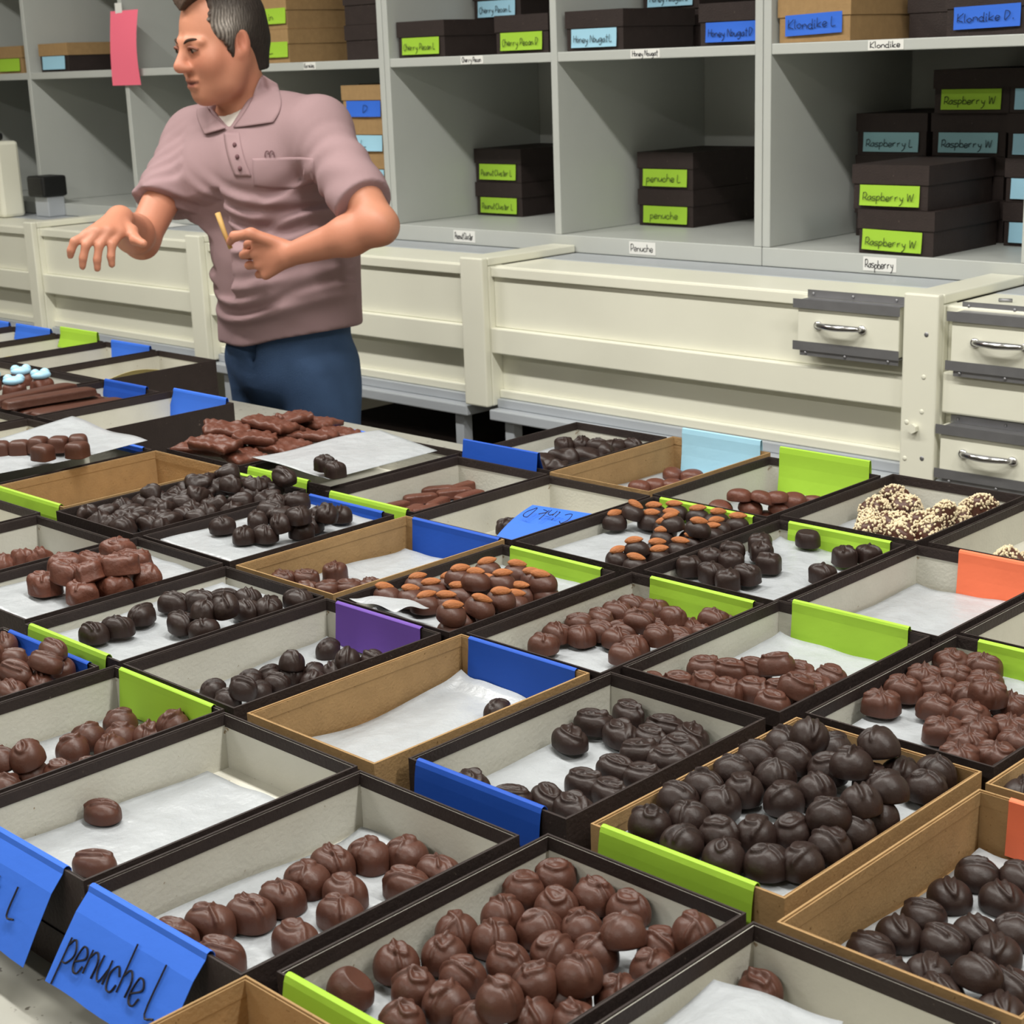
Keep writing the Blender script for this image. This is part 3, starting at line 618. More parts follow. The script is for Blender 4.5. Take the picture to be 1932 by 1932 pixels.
# ------------------------------------------------------------------ parchment liners
def liner(b, base, u0=.02, u1=.98, v0=.02, v1=.98, curl=.006, seed=0, label=None):
    x0, y0, x1, y1 = BOXES[b]; rg = random.Random(b)
    ph = [rg.uniform(0, 6.3) for _ in range(6)]
    zf = Z-.6+FLOORZ+.0005
    xa, xb = x0+.0042+(x1-x0-.0084)*u0, x0+.0042+(x1-x0-.0084)*u1
    ya, yb = y0+.0042+(y1-y0-.0084)*v0, y0+.0042+(y1-y0-.0084)*v1
    def f(u, v):
        e = min(u, 1-u, v, 1-v)
        z = zf + base + .0012*math.sin(9*u+ph[0])*math.sin(7*v+ph[1]) + .0008*math.sin(17*u+11*v+ph[2]) + .0014
        z += curl*max(0, .10-min(u, 1-u))/.10*(.5+.5*math.sin(5*v+ph[3])) + curl*max(0, .08-min(v, 1-v))/.08*(.5+.5*math.sin(6*u+ph[4]))
        if base > .008 and e < .03: z = zf + (base)*max(0, e)/.03 + .0006 + (.0004 if e <= 0 else 0)
        xx = xa+(xb-xa)*u; yy = ya+(yb-ya)*v
        return (xx+.0025*math.sin(5*v+ph[5])*(1 if .02 < u < .98 else 0)*(0 if base > .008 else .6), yy, z)
    o = grid_mesh(f, 25, 33, .00025).build('wax_paper', M['wax'], smooth=True)
    tag(o, label or ('wax paper sheet lining the ' + BN[b]), 'wax paper')
    return o
for b in BOXES:
    if b in ('B34', 'B10', 'B36', 'B41', 'B37', 'B38', 'B44', 'B45', 'B46', 'B47', 'B48', 'B49', 'B50', 'B31', 'B40', 'B11', 'B39', 'B24', 'B30'): continue
    if b == 'B2': liner(b, .0035, v1=.90, curl=.004)
    elif b == 'B6': liner(b, .001, curl=.012)
    elif b == 'B21': liner(b, .004, curl=.003)
    elif b in ('B20', 'B32'): liner(b, BASE[b]-.003, curl=0)
    else: liner(b, max(.0006, BASE.get(b, 0)-.004) if BASE.get(b, 0) > .012 else .0006)
def sheet(b, label, corners, sag, seed, zoff=.004):
    """free sheet over a box: four world corners (x,y,z rel. rim), sagging in the middle"""
    c = [np.array(q, float) for q in corners]; rg = random.Random(seed); ph = [rg.uniform(0, 6.3) for _ in range(4)]
    def f(u, v):
        p = c[0]*(1-u)*(1-v)+c[1]*u*(1-v)+c[2]*u*v+c[3]*(1-u)*v
        s = math.sin(PI*u)*math.sin(PI*v)
        return (p[0], p[1], RIM+zoff+p[2] + sag*s + .003*math.sin(8*u+ph[0])*math.sin(6*v+ph[1])*(1-.6*s))
    o = grid_mesh(f, 31, 31, .00025).build('wax_paper', M['wax'], smooth=True)
    tag(o, label, 'wax paper'); return o
x0, y0, x1, y1 = BOXES['B36']
sheet('B36', 'large curled parchment sheet with two dark pieces on it', [(x0-.005, y0+.02, .012), (x1-.006, y0+.005, .010), (x1-.010, y1-.05, .010), (x0+.03, y1-.02, .016)], .002, 3, .0)
x0, y0, x1, y1 = BOXES['B41']
sheet('B41', 'parchment sheet under the square chocolates at left edge', [(x0+.0, y0-.05, .012), (x1-.02, y0-.01, .006), (x1+.005, y1-.01, .014), (x0-.01, y1-.02, .03)], -.001, 5, .002)
x0, y0, x1, y1 = BOXES['B11']
sheet('B11', 'domed wax paper sheet in the bottom right black box', [(x0+.008, y0+.02, -.045), (x1-.008, y0+.02, -.045), (-.512, .806, -.010), (-.612, .800, -.015)], .018, 8)
x0, y0, x1, y1 = BOXES['B17']
sheet('B17', 'curled parchment corner at the front of the milk almond box', [(x0+.015, y0+.008, -.006), (x0+.10, y0+.004, -.002), (x0+.112, y0+.045, -.004), (x0+.03, y0+.05, -.012)], .006, 9, .006)

# ------------------------------------------------------------------ folded paper tags on the rims
def tag_strip(b, edge, paper, label, u0=.12, u1=.90, dn=.045, out=.02, rise=0.0, flare=0.0, text=None, skew=0.0, tilt=0.0):
    """edge 'N' = far short wall (hangs inside), 'S' = near short wall (hangs outside). dn=drop on the shown side"""
    x0, y0, x1, y1 = BOXES[b]; xa, xb = x0+(x1-x0)*u0, x0+(x1-x0)*u1
    yw = (y1-.0025) if edge == 'N' else (y0+.0025); sg = -1.0
    g = .0036
    if edge == 'N':
        prof = [(-g-.002*(dn/.04)-.004*rise*20, -dn), (-g-.001, -dn*.5), (-g, -.008), (-g, rise*.6), (-.0025, rise+.001), (0, rise+.0022), (.002, rise+.001), (g-.0003, rise*.5-.001), (g, -.01), (g+.0003, -out)]
    else:
        fo = flare; rs = rise
        prof = [(g+.001+rs*.3, -out), (g+rs*.3, -.008), (g, -.001+rs*.6), (.002, .0014+rs), (0, .0022+rs), (-.0025, .0012+rs), (-g-.0005, -.003+rs*.6), (-g-.002-fo*.25, -.010-dn*.08), (-g-.003-fo*.625, -.005-dn*.54), (-g-.003-fo, -dn)]
    P = np.array(prof)
    def f(u, v):
        t = v*(len(P)-1); i = min(int(t), len(P)-2); q = P[i]*(1-(t-i))+P[i+1]*(t-i)
        d = max(0, -q[1]) if (edge == 'N') == (v < .5) else 0
        x = xa+(xb-xa)*u + skew*d
        wob = .0012*math.sin(6*u+len(b))*(d/.04)
        return (x, yw+q[0]-abs(wob), RIM+q[1]+tilt*(u-.5)*(1 if q[1] < -.012 else 0))
    mb = grid_mesh(f, 9, 28, .00035)
    o = mb.build('paper_tag', M[paper], smooth=False)
    tag(o, label, 'paper tag')
    if text:
        a, e = P[-3], P[-1]
        dy, dz = (P[-1]-P[-3]); n = math.hypot(dy, dz); dn_ = np.array([0, dy/n, dz/n]); nn = np.array([0, dz/n, -dy/n]); 
        if nn[1] > 0: nn = -nn
        text, off, hh, wd, lift = text
        base = np.array([xa+off, yw+a[0], RIM+a[1]]) + dn_*n*lift
        writing(text, wd, hh, base + nn*.0022, (1, 0, 0), -dn_, nn, .0009, .1).build('writing', M['ink'], o)
    return o
T_ = tag_strip
T_('B1', 'S', 'azure', 'bright blue penuche tag flaring out from front black box', .02, .80, dn=.060, flare=.040, out=.012, text=('penuche L', .010, .037, .125, .66), skew=.0)
T_('B2', 'S', 'azure', 'bright blue tag flaring out at the left edge, left of penuche', .02, .86, dn=.066, flare=.038, out=.012, text=('Coconut   L', .002, .024, .135, .55))
T_('B3', 'N', 'lime', 'lime tag inside the left black box with milk rounds', .08, .93, dn=.046)
T_('B4', 'N', 'blue', 'narrow cobalt tag behind the chocolates at left edge', .1, .93, dn=.032)
T_('B19', 'S', 'lime', 'lime tag folded over the box corner near left edge', .05, .88, dn=.035, out=.006)
T_('B5', 'N', 'purple', 'purple tag over the rear wall of a black box', .12, .86, dn=.050)
T_('B6', 'N', 'blue', 'large cobalt tag in the nearly empty kraft box', .09, .92, dn=.050)
T_('B7', 'S', 'blue', 'cobalt tag hanging on the front of a black box at centre', .06, .86, dn=.042, out=.006)
T_('B8', 'S', 'lime', 'lime tag on the front of the kraft box of dark rounds', .06, .86, dn=.040, out=.006)
T_('B9', 'S', 'lime', 'lime tag rolled over the rim at bottom left of centre', .05, .86, dn=.030, out=.006)
T_('B12', 'N', 'salmon', 'orange tag in the kraft box at the right edge', .16, .95, dn=.048)
T_('B14', 'N', 'lime', 'lime tag at right edge behind the bow-topped chocolates', .15, .95, dn=.042)
T_('B15', 'N', 'lime', 'wide lime tag on the box right of centre', .12, .88, dn=.046, rise=.004)
T_('B16', 'N', 'lime', 'bright lime tag behind the full milk chocolate box', .17, .94, dn=.036)
T_('B17', 'N', 'lime', 'lime tag on the rear wall of the milk almond box', .10, .90, dn=.036)
T_('B18', 'N', 'blue', 'cobalt tag on the kraft box with three pucks', .10, .97, dn=.046)
T_('B21', 'N', 'salmon', 'salmon tag with creases in the empty box at right', .32, .97, dn=.055, rise=.004)
T_('B22', 'N', 'lime', 'lime tag behind the loose dark squares', .10, .90, dn=.030)
T_('B23', 'N', 'lime', 'lime tag half hidden by the dark almond chocolates', .08, .90, dn=.034)
T_('B25', 'S', 'lime', 'lime tag rolled over the front of the sticks box', .06, .92, dn=.030, out=.008)
T_('B32', 'N', 'blue', 'cobalt tag behind the heaped dark chocolates', .08, .90, dn=.034)
T_('B26', 'N', 'lime', 'tall creased lime tag standing above the rear rim', .12, .92, dn=.052, rise=.018, out=.012)
T_('B28', 'N', 'sky', 'tall pale blue tag standing above the rear kraft rim', .12, .92, dn=.052, rise=.016, out=.012)
T_('B29', 'S', 'blue', 'cobalt tag tented over the front rim of the rear box', .06, .88, dn=.020, rise=.022, out=.02, flare=.006)
T_('B33', 'N', 'lime', 'lime tag at rim of the overfull nut-chocolate box', .04, .46, dn=.022, out=.006)
T_('B36', 'S', 'lime', 'shadowed lime tag below the curled parchment', .05, .75, dn=.034, out=.006)
T_('B34', 'S', 'lime', 'lime tag over the front of the empty kraft box at left', .02, .95, dn=.024, out=.010)
T_('B39', 'N', 'azure', 'blue tag at the table edge behind the bark slabs', .45, .98, dn=.020, out=.03)
T_('B41', 'N', 'azure', 'small blue tag beside the left parchment sheet', .45, .90, dn=.012, out=.014)
T_('B37', 'N', 'azure', 'bright blue triangular tag on the empty black box', .08, .92, dn=.060, rise=.006, skew=-.5)
T_('B42', 'N', 'blue', 'crumpled blue tag on the box of chocolate bars', .05, .80, dn=.030, rise=.004, skew=-.3)
T_('B44', 'N', 'azure', 'wide blue tag on the rear box left of the man', .15, .92, dn=.042, rise=.006)
T_('B45', 'N', 'lime', 'lime triangular tag on the rear box at left', .10, .92, dn=.030, rise=.018, skew=-.5)
T_('B46', 'N', 'azure', 'blue tag on the second box from the far left corner', .10, .92, dn=.030, rise=.008, skew=-.4)
T_('B47', 'N', 'azure', 'blue tag on the box at the far left corner', .10, .98, dn=.030, rise=.008)
# the blue tag that fell into its box, propped across it
x0, y0, x1, y1 = BOXES['B24']
def ff(u, v):
    A, B, C, D = [np.array(q) for q in ((-1.552, 1.522, -.645), (-1.552, 1.612, -.606), (-1.452, 1.628, -.606), (-1.455, 1.528, -.640))]
    p = A*(1-u)*(1-v)+B*(1-u)*v+C*u*v+D*u*(1-v)
    return (p[0], p[1], Z+p[2]+.006*math.sin(PI*v))
ft = grid_mesh(ff, 10, 12, .0004).build('paper_tag', M['azure']); tag(ft, 'fallen bright blue tag lying inside a black box', 'paper tag')
writing('C ink D', .075, .020, (-1.462, 1.600, Z-.6025), (-1, -.12, .0), (.05, -1, -.42), (0, -.4, .9), .0007).build('writing', M['ink'], ft)
x0, y0, x1, y1 = BOXES['B38']
ys_ = grid_mesh(lambda u, v: (x1-.012-.05*u*(1-.2*v), y0+.02+.12*v, RIM-.002-.03*u+.008*math.sin(PI*v)), 8, 10, .0004).build('paper_slip', M['yellow']); tag(ys_, 'pale yellow slip leaning in the rear black box', 'paper slip')
x0, y0, x1, y1 = BOXES['B45']
ys_ = grid_mesh(lambda u, v: (x1-.016-.05*u, y0+.01+.06*v, RIM-.008-.03*u+.006*math.sin(PI*v)), 6, 8, .0004).build('paper_slip', M['yellow']); tag(ys_, 'small yellow slip in the lime-tagged rear box', 'paper slip')

# ------------------------------------------------------------------ chocolates
LOOP = [(-.8,-.05),(-.35,.22),(.15,.30),(.5,.12),(.48,-.2),(.15,-.36),(-.2,-.28),(-.32,-.02),(-.1,.2),(.3,.42),(.75,.5)]
PAT = {
 'swirl': [[LOOP], [[(-.7,.35),(-.2,.1),(.3,-.15),(.7,-.3)],[(-.55,-.1),(-.1,-.35),(.25,-.2),(.15,.15),(-.25,.2),(-.5,0)]], [[(-.6,-.5),(-.1,-.1),(.2,.5)],[(-.1,-.1),(.35,-.35),(.55,0),(.3,.25),(0,.05)]], [[(-.75,0),(-.2,.12),(.4,.05),(.8,-.15)],[(-.4,.5),(0,.1),(.3,-.5)]], [[(.1,.75),(0,.2),(-.25,-.3),(0,-.55),(.25,-.3),(0,.2),(-.5,.5)]]],
 'loops': [[[(-.7,.1),(-.4,.45),(.1,.5),(.5,.25),(.45,-.15),(0,-.35),(-.5,-.25),(-.7,.1)],[(-.25,-.15),(.1,.1),(.4,.4),(.75,.35)]], [[(-.8,-.1),(-.3,.35),(.3,.4),(.65,.1),(.4,-.3),(-.1,-.4),(-.4,-.1),(0,.15),(.35,.05)]], [[(-.75,.2),(-.2,.5),(.4,.3),(.5,-.2),(0,-.45),(-.4,-.2),(-.2,.1),(.2,0)],[(.2,.45),(.6,.1),(.85,-.3)]]],
 'crease': [[[(-.75,.0),(-.2,.22),(.35,.12),(.7,-.2)],[(-.6,-.12),(-.1,.02),(.4,-.15)]], [[(-.6,.3),(0,.1),(.65,-.2),(.1,-.3),(-.4,-.15)]], [[(-.7,-.2),(-.2,.1),(.3,.2),(.7,.05),(.2,-.1),(-.3,-.3)]]],
 'bow': [[[(0,0),(-.5,.35),(-.75,.1),(-.5,-.15),(0,0)],[(0,0),(.45,-.4),(.7,-.15),(.5,.1),(0,0)],[(0,0),(.1,.45),(.2,.8)],[(0,0),(.35,.5),(.6,.7)],[(0,0),(-.2,-.5),(-.35,-.8)]], [[(0,0),(-.55,.1),(-.6,-.3),(-.2,-.35),(0,0)],[(0,0),(.3,.5),(.6,.35),(.55,.05),(0,0)],[(0,0),(-.1,.5),(-.3,.8)],[(0,0),(.4,-.5),(.7,-.7)]]],
 'v': [[[(-.8,.5),(-.1,.05),(.7,.5)],[(-.1,.05),(-.2,-.6)]], [[(-.7,-.3),(0,0),(.75,-.1)],[(-.6,.5),(0,0),(.4,.7)]], [[(-.8,.1),(-.2,.2),(.5,.5)],[(-.7,-.2),(0,-.1),(.7,.2)]]],
 'none': [[]],
}
#          dims (m)            ex   ev   pattern   noise material  noun
KIND = {
'round_milk':((.0345,.0345,.030),1.0,.95,'swirl',.05,'milk'),
'half_milk':((.036,.032,.034),1.0,.95,'none',.04,'milk'),
'swirl_milk':((.041,.032,.029),.8,.72,'swirl',.05,'milk'),
'oval_milk':((.039,.030,.022),.95,.8,'crease',.04,'milk'),
'ball_dark':((.030,.030,.026),1.0,.9,'crease',.07,'darkc'),
'loop_dark':((.041,.029,.025),.8,.75,'loops',.05,'darkc'),
'round_dark':((.0365,.0365,.031),1.0,.95,'mix',.06,'darkc'),
'crease_dark':((.038,.035,.027),1.0,.9,'crease',.05,'darkc'),
'bow_milk':((.039,.033,.027),.75,.7,'bow',.05,'milk'),
'loop_milk':((.039,.030,.027),.8,.75,'loops',.05,'milk'),
'crease_milk':((.036,.029,.025),.75,.72,'v',.06,'milk'),
'almond_milk':((.038,.032,.024),1.0,.85,'none',.09,'milk'),
'almond_dark':((.035,.030,.024),1.0,.85,'none',.10,'darkc'),
'puck_milk':((.034,.034,.026),1.0,.5,'swirl',.05,'milk'),
'oval_dark':((.037,.030,.026),.85,.75,'v',.10,'darkc'),
'chunk_milk':((.046,.037,.030),.65,.6,'swirl',.12,'redmilk'),
'square_dark':((.031,.030,.027),.6,.55,'v',.06,'darkc'),
'half_dark':((.034,.030,.029),1.0,.8,'none',.04,'darkc'),
'stick_milk':((.055,.019,.017),.35,.4,'none',.05,'redmilk'),
'smooth_milk':((.037,.032,.021),.95,.8,'none',.06,'redmilk'),
'seed_milk':((.042,.040,.037),1.0,.9,'none',.26,'milk'),
'cluster_dark':((.042,.036,.022),1.0,.85,'none',.28,'darkc'),
'nut_dark':((.034,.027,.023),.9,.8,'v',.16,'darkc'),
'nut_milk':((.036,.029,.025),.9,.8,'v',.14,'redmilk'),
'square_milk':((.036,.032,.030),.55,.5,'none',.05,'milk'),
'bar_milk':((.036,.19,.02),.3,.35,'none',.02,'milk'),
}
NOUN = {'round_milk':'round milk chocolate','half_milk':'bitten half milk chocolate','swirl_milk':'oblong swirled milk chocolate','oval_milk':'smooth oval milk chocolate','ball_dark':'small dark ball','loop_dark':'oblong looped dark chocolate','round_dark':'round dark chocolate','crease_dark':'creased dark chocolate','bow_milk':'bow-topped milk chocolate','loop_milk':'loop-topped milk chocolate','crease_milk':'creased milk chocolate','almond_milk':'almond-topped milk chocolate','almond_dark':'almond-topped dark chocolate','puck_milk':'puck-shaped milk chocolate','oval_dark':'lumpy dark chocolate','chunk_milk':'wavy milk chunk','square_dark':'square dark chocolate','half_dark':'cut dark chocolate','stick_milk':'milk chocolate stick','smooth_milk':'smooth flat milk chocolate','seed_milk':'nut-coated chocolate','cluster_dark':'dark nut cluster','nut_dark':'knobbly dark chocolate','nut_milk':'knobbly milk chocolate','square_milk':'square milk chocolate','bar_milk':'long milk chocolate bar'}
PAT['mix'] = [PAT['swirl'][0], PAT['v'][0], PAT['swirl'][2], PAT['v'][2], PAT['crease'][1], PAT['swirl'][4], PAT['v'][1]]
def choc_mesh(kind, var):
    (a, b, c), ex, ev, pat, nz, mt = KIND[kind]
    rg = random.Random(kind+str(var)); NS, NR = 64, 40
    if kind in ('nut_dark', 'nut_milk', 'smooth_milk', 'stick_milk', 'bar_milk', 'cluster_dark'): NS, NR = 40, 26
    a *= .5*rg.uniform(.95, 1.04); b *= .5*rg.uniform(.95, 1.04)
    th = np.linspace(0, 1, NR)**1.0*PI; phi = np.arange(NS)/NS*2*PI
    T, Pn = np.meshgrid(th, phi, indexing='ij')
    sp = lambda v, e: np.sign(v)*np.abs(v)**e
    x = a*sp(np.sin(T), ev)*sp(np.cos(Pn), ex); y = b*sp(np.sin(T), ev)*sp(np.sin(Pn), ex); z = sp(np.cos(T), ev)
    zc = np.where(z < -.30, -.30-(-.30-z)*.28, z)
    # foot: slight spread at the base
    foot = np.exp(-((zc+.42)/.10)**2)*.05
    x = x*(1+foot); y = y*(1+foot)
    zmin = zc.min(); zc = (zc-zmin)/(1-zmin)*c*.86
    V = np.stack([x, y, zc], 2)
    d = np.zeros_like(x)
    for k in range(7):
        f = rg.uniform(1.2, 3.2)*(1.9 if nz > .1 else 1.0); v3 = np.array([rg.gauss(0, 1) for _ in range(3)]); v3 /= np.linalg.norm(v3)
        q = (V/np.array([a, b, c*.6]))@v3
        d += np.sin(f*q+rg.uniform(0, 6.3))/7*1.6
    d *= nz*min(a, b)
    if kind in ('cluster_dark', 'nut_dark', 'nut_milk'):
        for k in range(16):
            p = V[rg.randrange(2, NR//2), rg.randrange(NS)]; r = rg.uniform(.005, .008)
            d += (.0022 if kind != 'cluster_dark' else .0036)*np.exp(-((np.linalg.norm(V-p, axis=2)/r)**2))
    pats = PAT[pat]; lines = pats[var % len(pats)]
    rot = rg.uniform(0, 2*PI) if abs(a-b) < .002 else rg.choice([0, PI])+rg.uniform(-.35, .35)
    flip = rg.choice([1, -1])
    top = np.clip((zc/(c*.86)-.22)/.2, 0, 1)
    for ln in lines:
        pts = np.array(smooth_line([(p[0]+rg.uniform(-.06, .06), p[1]+rg.uniform(-.06, .06)) for p in ln], 8)); pts[:, 1] *= flip
        R = np.array([[math.cos(rot), -math.sin(rot)], [math.sin(rot), math.cos(rot)]]); pts = (pts@R.T)*np.array([a, b])*1.12
        D = np.full(x.shape, 9.0)
        for p0, p1 in zip(pts[:-1], pts[1:]):
            e = p1-p0; t = np.clip(((x-p0[0])*e[0]+(y-p0[1])*e[1])/(e@e+1e-12), 0, 1)
            D = np.minimum(D, np.hypot(x-p0[0]-t*e[0], y-p0[1]-t*e[1]))
        wdt = rg.uniform(.0012, .0016)
        d = d + top*(.0019*np.exp(-(D/wdt)**2) - .0006*np.exp(-((D-.003)/.0014)**2))
    # normals
    n = np.stack([x/(a*a), y/(b*b), (zc-c*.4)/((c*.6)**2)], 2); n /= (np.linalg.norm(n, axis=2, keepdims=True)+1e-9)
    base = np.clip(zc/(.12*c), 0, 1)[..., None]
    V = V + n*d[..., None]*base
    V[..., 2] = np.maximum(V[..., 2], 0)
    if kind in ('half_milk', 'half_dark'):
        nn = np.array([.55, .25, .8]) if kind == 'half_milk' else np.array([0, 0, 1.]); nn /= np.linalg.norm(nn); off = c*.62 if kind == 'half_milk' else c*.72
        s = V@nn - off; V = V - np.clip(s, 0, None)[..., None]*nn*(.96)
    vs = V.reshape(-1, 3); fs = []
    for i in range(NR-1):
        for k in range(NS):
            fs.append((i*NS+k, (i+1)*NS+k, (i+1)*NS+(k+1) % NS, i*NS+(k+1) % NS))
    mb = MB(); mb.add(vs, fs)
    me = mb.mesh(kind, M[mt], True)
    return me
def almond_mesh(var):
    rg = random.Random('al'+str(var)); L, Wd, H = .0245*rg.uniform(.92, 1.06), .0145*rg.uniform(.94, 1.06), .0105
    mb = MB(); n, m = 16, 14; vs = []; fs = []
    for i in range(m+1):
        t = i/m; xx = (t-.5)*L; r = math.sin(PI*t)**.62*(1-.28*t)
        for k in range(n):
            an = 2*PI*k/n; wr = 1+.03*math.sin(an*9+var)
            vs.append((xx, r*Wd/2*math.cos(an)*wr, r*H/2*math.sin(an)*wr))
    for i in range(m):
        for k in range(n): fs.append((i*n+k, (i+1)*n+k, (i+1)*n+(k+1) % n, i*n+(k+1) % n))
    mb.add(vs, fs); return mb.mesh('almond', M['almond'], True)
def seeds_mesh(me, var):
    rg = random.Random(var); mb = MB(); vs = [v for v in me.vertices if v.co.z > .004]
    for _ in range(210):
        v = rg.choice(vs); rm = Euler((rg.uniform(0, 6), rg.uniform(0, 6), rg.uniform(0, 6))).to_matrix()
        mb.ell(v.co+v.normal*.0006, (rg.uniform(.0022, .0036), rg.uniform(.0016, .0024), .0014), 6, 4, rm)
    return mb.mesh('nut_crumbs', M['seed'], True)
NV = 7
MESH = {}
def get_mesh(kind, var):
    if (kind, var) not in MESH: MESH[(kind, var)] = choc_mesh(kind, var)
    return MESH[(kind, var)]
ALM = [almond_mesh(i) for i in range(4)]
SEED = {}
ORD = ['first','second','third','fourth','fifth','sixth','seventh','eighth','ninth','tenth','eleventh','twelfth','thirteenth','fourteenth','fifteenth']
MATW = {}
def place_choc(kind, var, loc, rz, label, group, tilt=(0, 0)):
    name = 'almond_chocolate' if 'almond' in kind else 'nut_coated_chocolate' if kind == 'seed_milk' else 'nut_cluster' if kind == 'cluster_dark' else 'chocolate_stick' if kind == 'stick_milk' else 'chocolate_bar' if kind == 'bar_milk' else 'chocolate'
    o = bpy.data.objects.new(name, get_mesh(kind, var)); COL.objects.link(o)
    o.location = loc; o.rotation_euler = (tilt[0], tilt[1], rz)
    tag(o, label, 'chocolate', group)
    c = KIND[kind][0][2]
    if 'almond' in kind:
        a = bpy.data.objects.new('almond', ALM[var % 4]); COL.objects.link(a); a.parent = o
        rg = random.Random(str(loc)); a.location = (rg.uniform(-.003, .003), rg.uniform(-.003, .003), c*.86+.0016); a.rotation_euler = Euler((rg.uniform(.15, .5), rg.uniform(-.2, .2), rg.uniform(-.5, .5) - rz + .75)).to_quaternion().to_euler()
        a['label'] = 'brown whole almond'
    if kind == 'seed_milk':
        if var not in SEED: SEED[var] = seeds_mesh(get_mesh(kind, var), var)
        a = bpy.data.objects.new('nut_crumbs', SEED[var]); COL.objects.link(a); a.parent = o; a['kind'] = 'stuff'; a['label'] = 'pale chopped nut coating'
    return o
ci = 0
for b, kinds in CONTENT.items():
    x0, y0, x1, y1 = BOXES[b]; cx, cy = (x0+x1)/2, (y0+y1)/2
    allp = [(k, p) for k, ps_ in kinds.items() for p in ps_]
    # rows parallel to the short walls, nearest first
    order = sorted(range(len(allp)), key=lambda i: allp[i][1][1]); rows = []
    for i in order:
        if rows and allp[i][1][1] - allp[rows[-1][0]][1][1] < 24: rows[-1].append(i)
        else: rows.append([i])
    for ri, row in enumerate(rows):
        row.sort(key=lambda i: allp[i][1][0])
        for qi, i in enumerate(row):
            kind, (px, py, pz) = allp[i]; rg = random.Random(b+str(i)); ci += 1
            nm = NOUN[kind]; box = BN[b]
            if len(allp) == 1: lab = nm + ' alone in the ' + box
            elif len(allp) == 2: lab = nm + (' nearer' if ri == 0 else ' farther') + ' of two in the ' + box
            else: lab = nm + ', ' + ORD[qi] + ' from left, ' + ORD[ri] + ' row, ' + box
            a, bb, c = KIND[kind][0]
            long_ = abs(a-bb) > .004
            rz = rg.uniform(-.5, .5) + (rg.choice([0, PI]) if not long_ else 0) if kind not in ('round_milk', 'round_dark') else rg.uniform(0, 6.28)
            if kind == 'stick_milk': rz = rg.uniform(.9, 2.0)
            if kind in ('square_dark', 'square_milk', 'oval_dark', 'chunk_milk', 'nut_dark'): rz = rg.uniform(-1.2, 1.2)
            if b == 'B1': rz = rg.uniform(-.3, .5)
            lift = pz/1000.0 - BASE.get(b, 0)
            ti = .10 + (.22 if lift > .008 else 0)
            tilt = (rg.uniform(-ti, ti), rg.uniform(-ti, ti)) if kind not in ('half_milk', 'half_dark') else (0, 0)
            if lift < .002: tilt = (0, 0)
            if b == 'B36' or b == 'B41': tilt = (0, 0)
            zz = Z-.6+FLOORZ+pz/1000.0+.0012
            grp = (nm + 's in the ' + box) if len(kinds[kind]) > 1 else None
            place_choc(kind, rg.randrange(NV), (cx+px/1000.0, cy+py/1000.0, zz), rz, lab, grp, tilt)
# chocolate bars, far left
x0, y0, x1, y1 = BOXES['B42']
for k in range(4):
    place_choc('bar_milk', k, (x0+.028+.042*k, (y0+y1)/2-.03+.012*(k % 2), RIM-.02), random.uniform(-.06, .06), 'long milk chocolate bar, ' + ORD[k] + ' from left in the far left box of bars', 'milk chocolate bars')
for k in range(2):
    place_choc('bar_milk', k+1, (x0+.05+.06*k, (y0+y1)/2-.05, RIM+.001), .1-.2*k, 'long milk chocolate bar lying on top, ' + ['left', 'right'][k] + ' of two, far left box', 'top milk chocolate bars')
# blue-topped candies
x0, y0, x1, y1 = BOXES['B43']
for k, (fx, fy) in enumerate(((.25, .05), (.72, .03), (.30, .34), (.75, .36), (.3, .66), (.7, .66))):
    o = place_choc('chunk_milk', k % NV, (x0+(x1-x0)*fx, y0+.03+(y1-y0-.05)*fy, RIM-.012), .3*k, 'milk chocolate with pale blue candy top, ' + ['near left', 'near right', 'second row left', 'second row right', 'third row left', 'third row right'][k] + ' in its box', 'blue-topped chocolates at far left')
    bt = MB(); bt.ell((0, 0, .031), (.021, .016, .009), 14, 8); bt.ell((.012, .007, .034), (.010, .011, .009), 12, 8); bt.ell((-.010, .004, .035), (.010, .010, .009), 12, 8)
    bt.build('candy_top', M['candyblue'], o, smooth=True)['label'] = 'pale blue candy blobs'
# bark slabs heaped over their box
x0, y0, x1, y1 = BOXES['B39']
def bark(loc, rot, lx, ly, k, label):
    rg = random.Random(k); mb = MB(); nx, ny = 30, 20
    ph = [rg.uniform(0, 6) for _ in range(8)]; bumps = [(rg.uniform(-.5, .5)*lx, rg.uniform(-.5, .5)*ly, rg.uniform(.006, .009)) for _ in range(34)]
    def f(u, v):
        x = (u-.5)*lx + .002*math.sin(9*v+ph[0]); y = (v-.5)*ly + .002*math.sin(8*u+ph[1])
        z = .010 + max(.0050*math.exp(-((x-bx_)**2+(y-by_)**2)/(r*r)) for bx_, by_, r in bumps)
        e = min(u, 1-u, v, 1-v); z *= 1 if e > .01 else .85
        return (x, y, z)
    m_ = grid_mesh(f, nx, ny); top = m_.v; n = len(top)
    bot = [(p[0]*.97, p[1]*.97, 0) for p in top]; m_.v = top+bot
    ff_ = [tuple(i+n for i in q[::-1]) for q in m_.f]; idx = lambda i, j: i*ny+j
    ring = [(i, 0) for i in range(nx)]+[(nx-1, j) for j in range(1, ny)]+[(i, ny-1) for i in range(nx-2, -1, -1)]+[(0, j) for j in range(ny-2, 0, -1)]
    sd = [(idx(*q), idx(*p), idx(*p)+n, idx(*q)+n) for p, q in zip(ring, ring[1:]+ring[:1])]
    m_.f = m_.f+ff_+sd
    o = m_.build('chocolate_bark', M['redmilk'], smooth=True); o.location = loc; o.rotation_euler = rot
    tag(o, label, 'chocolate bark', 'nutty chocolate bark slabs'); return o
bk = 0
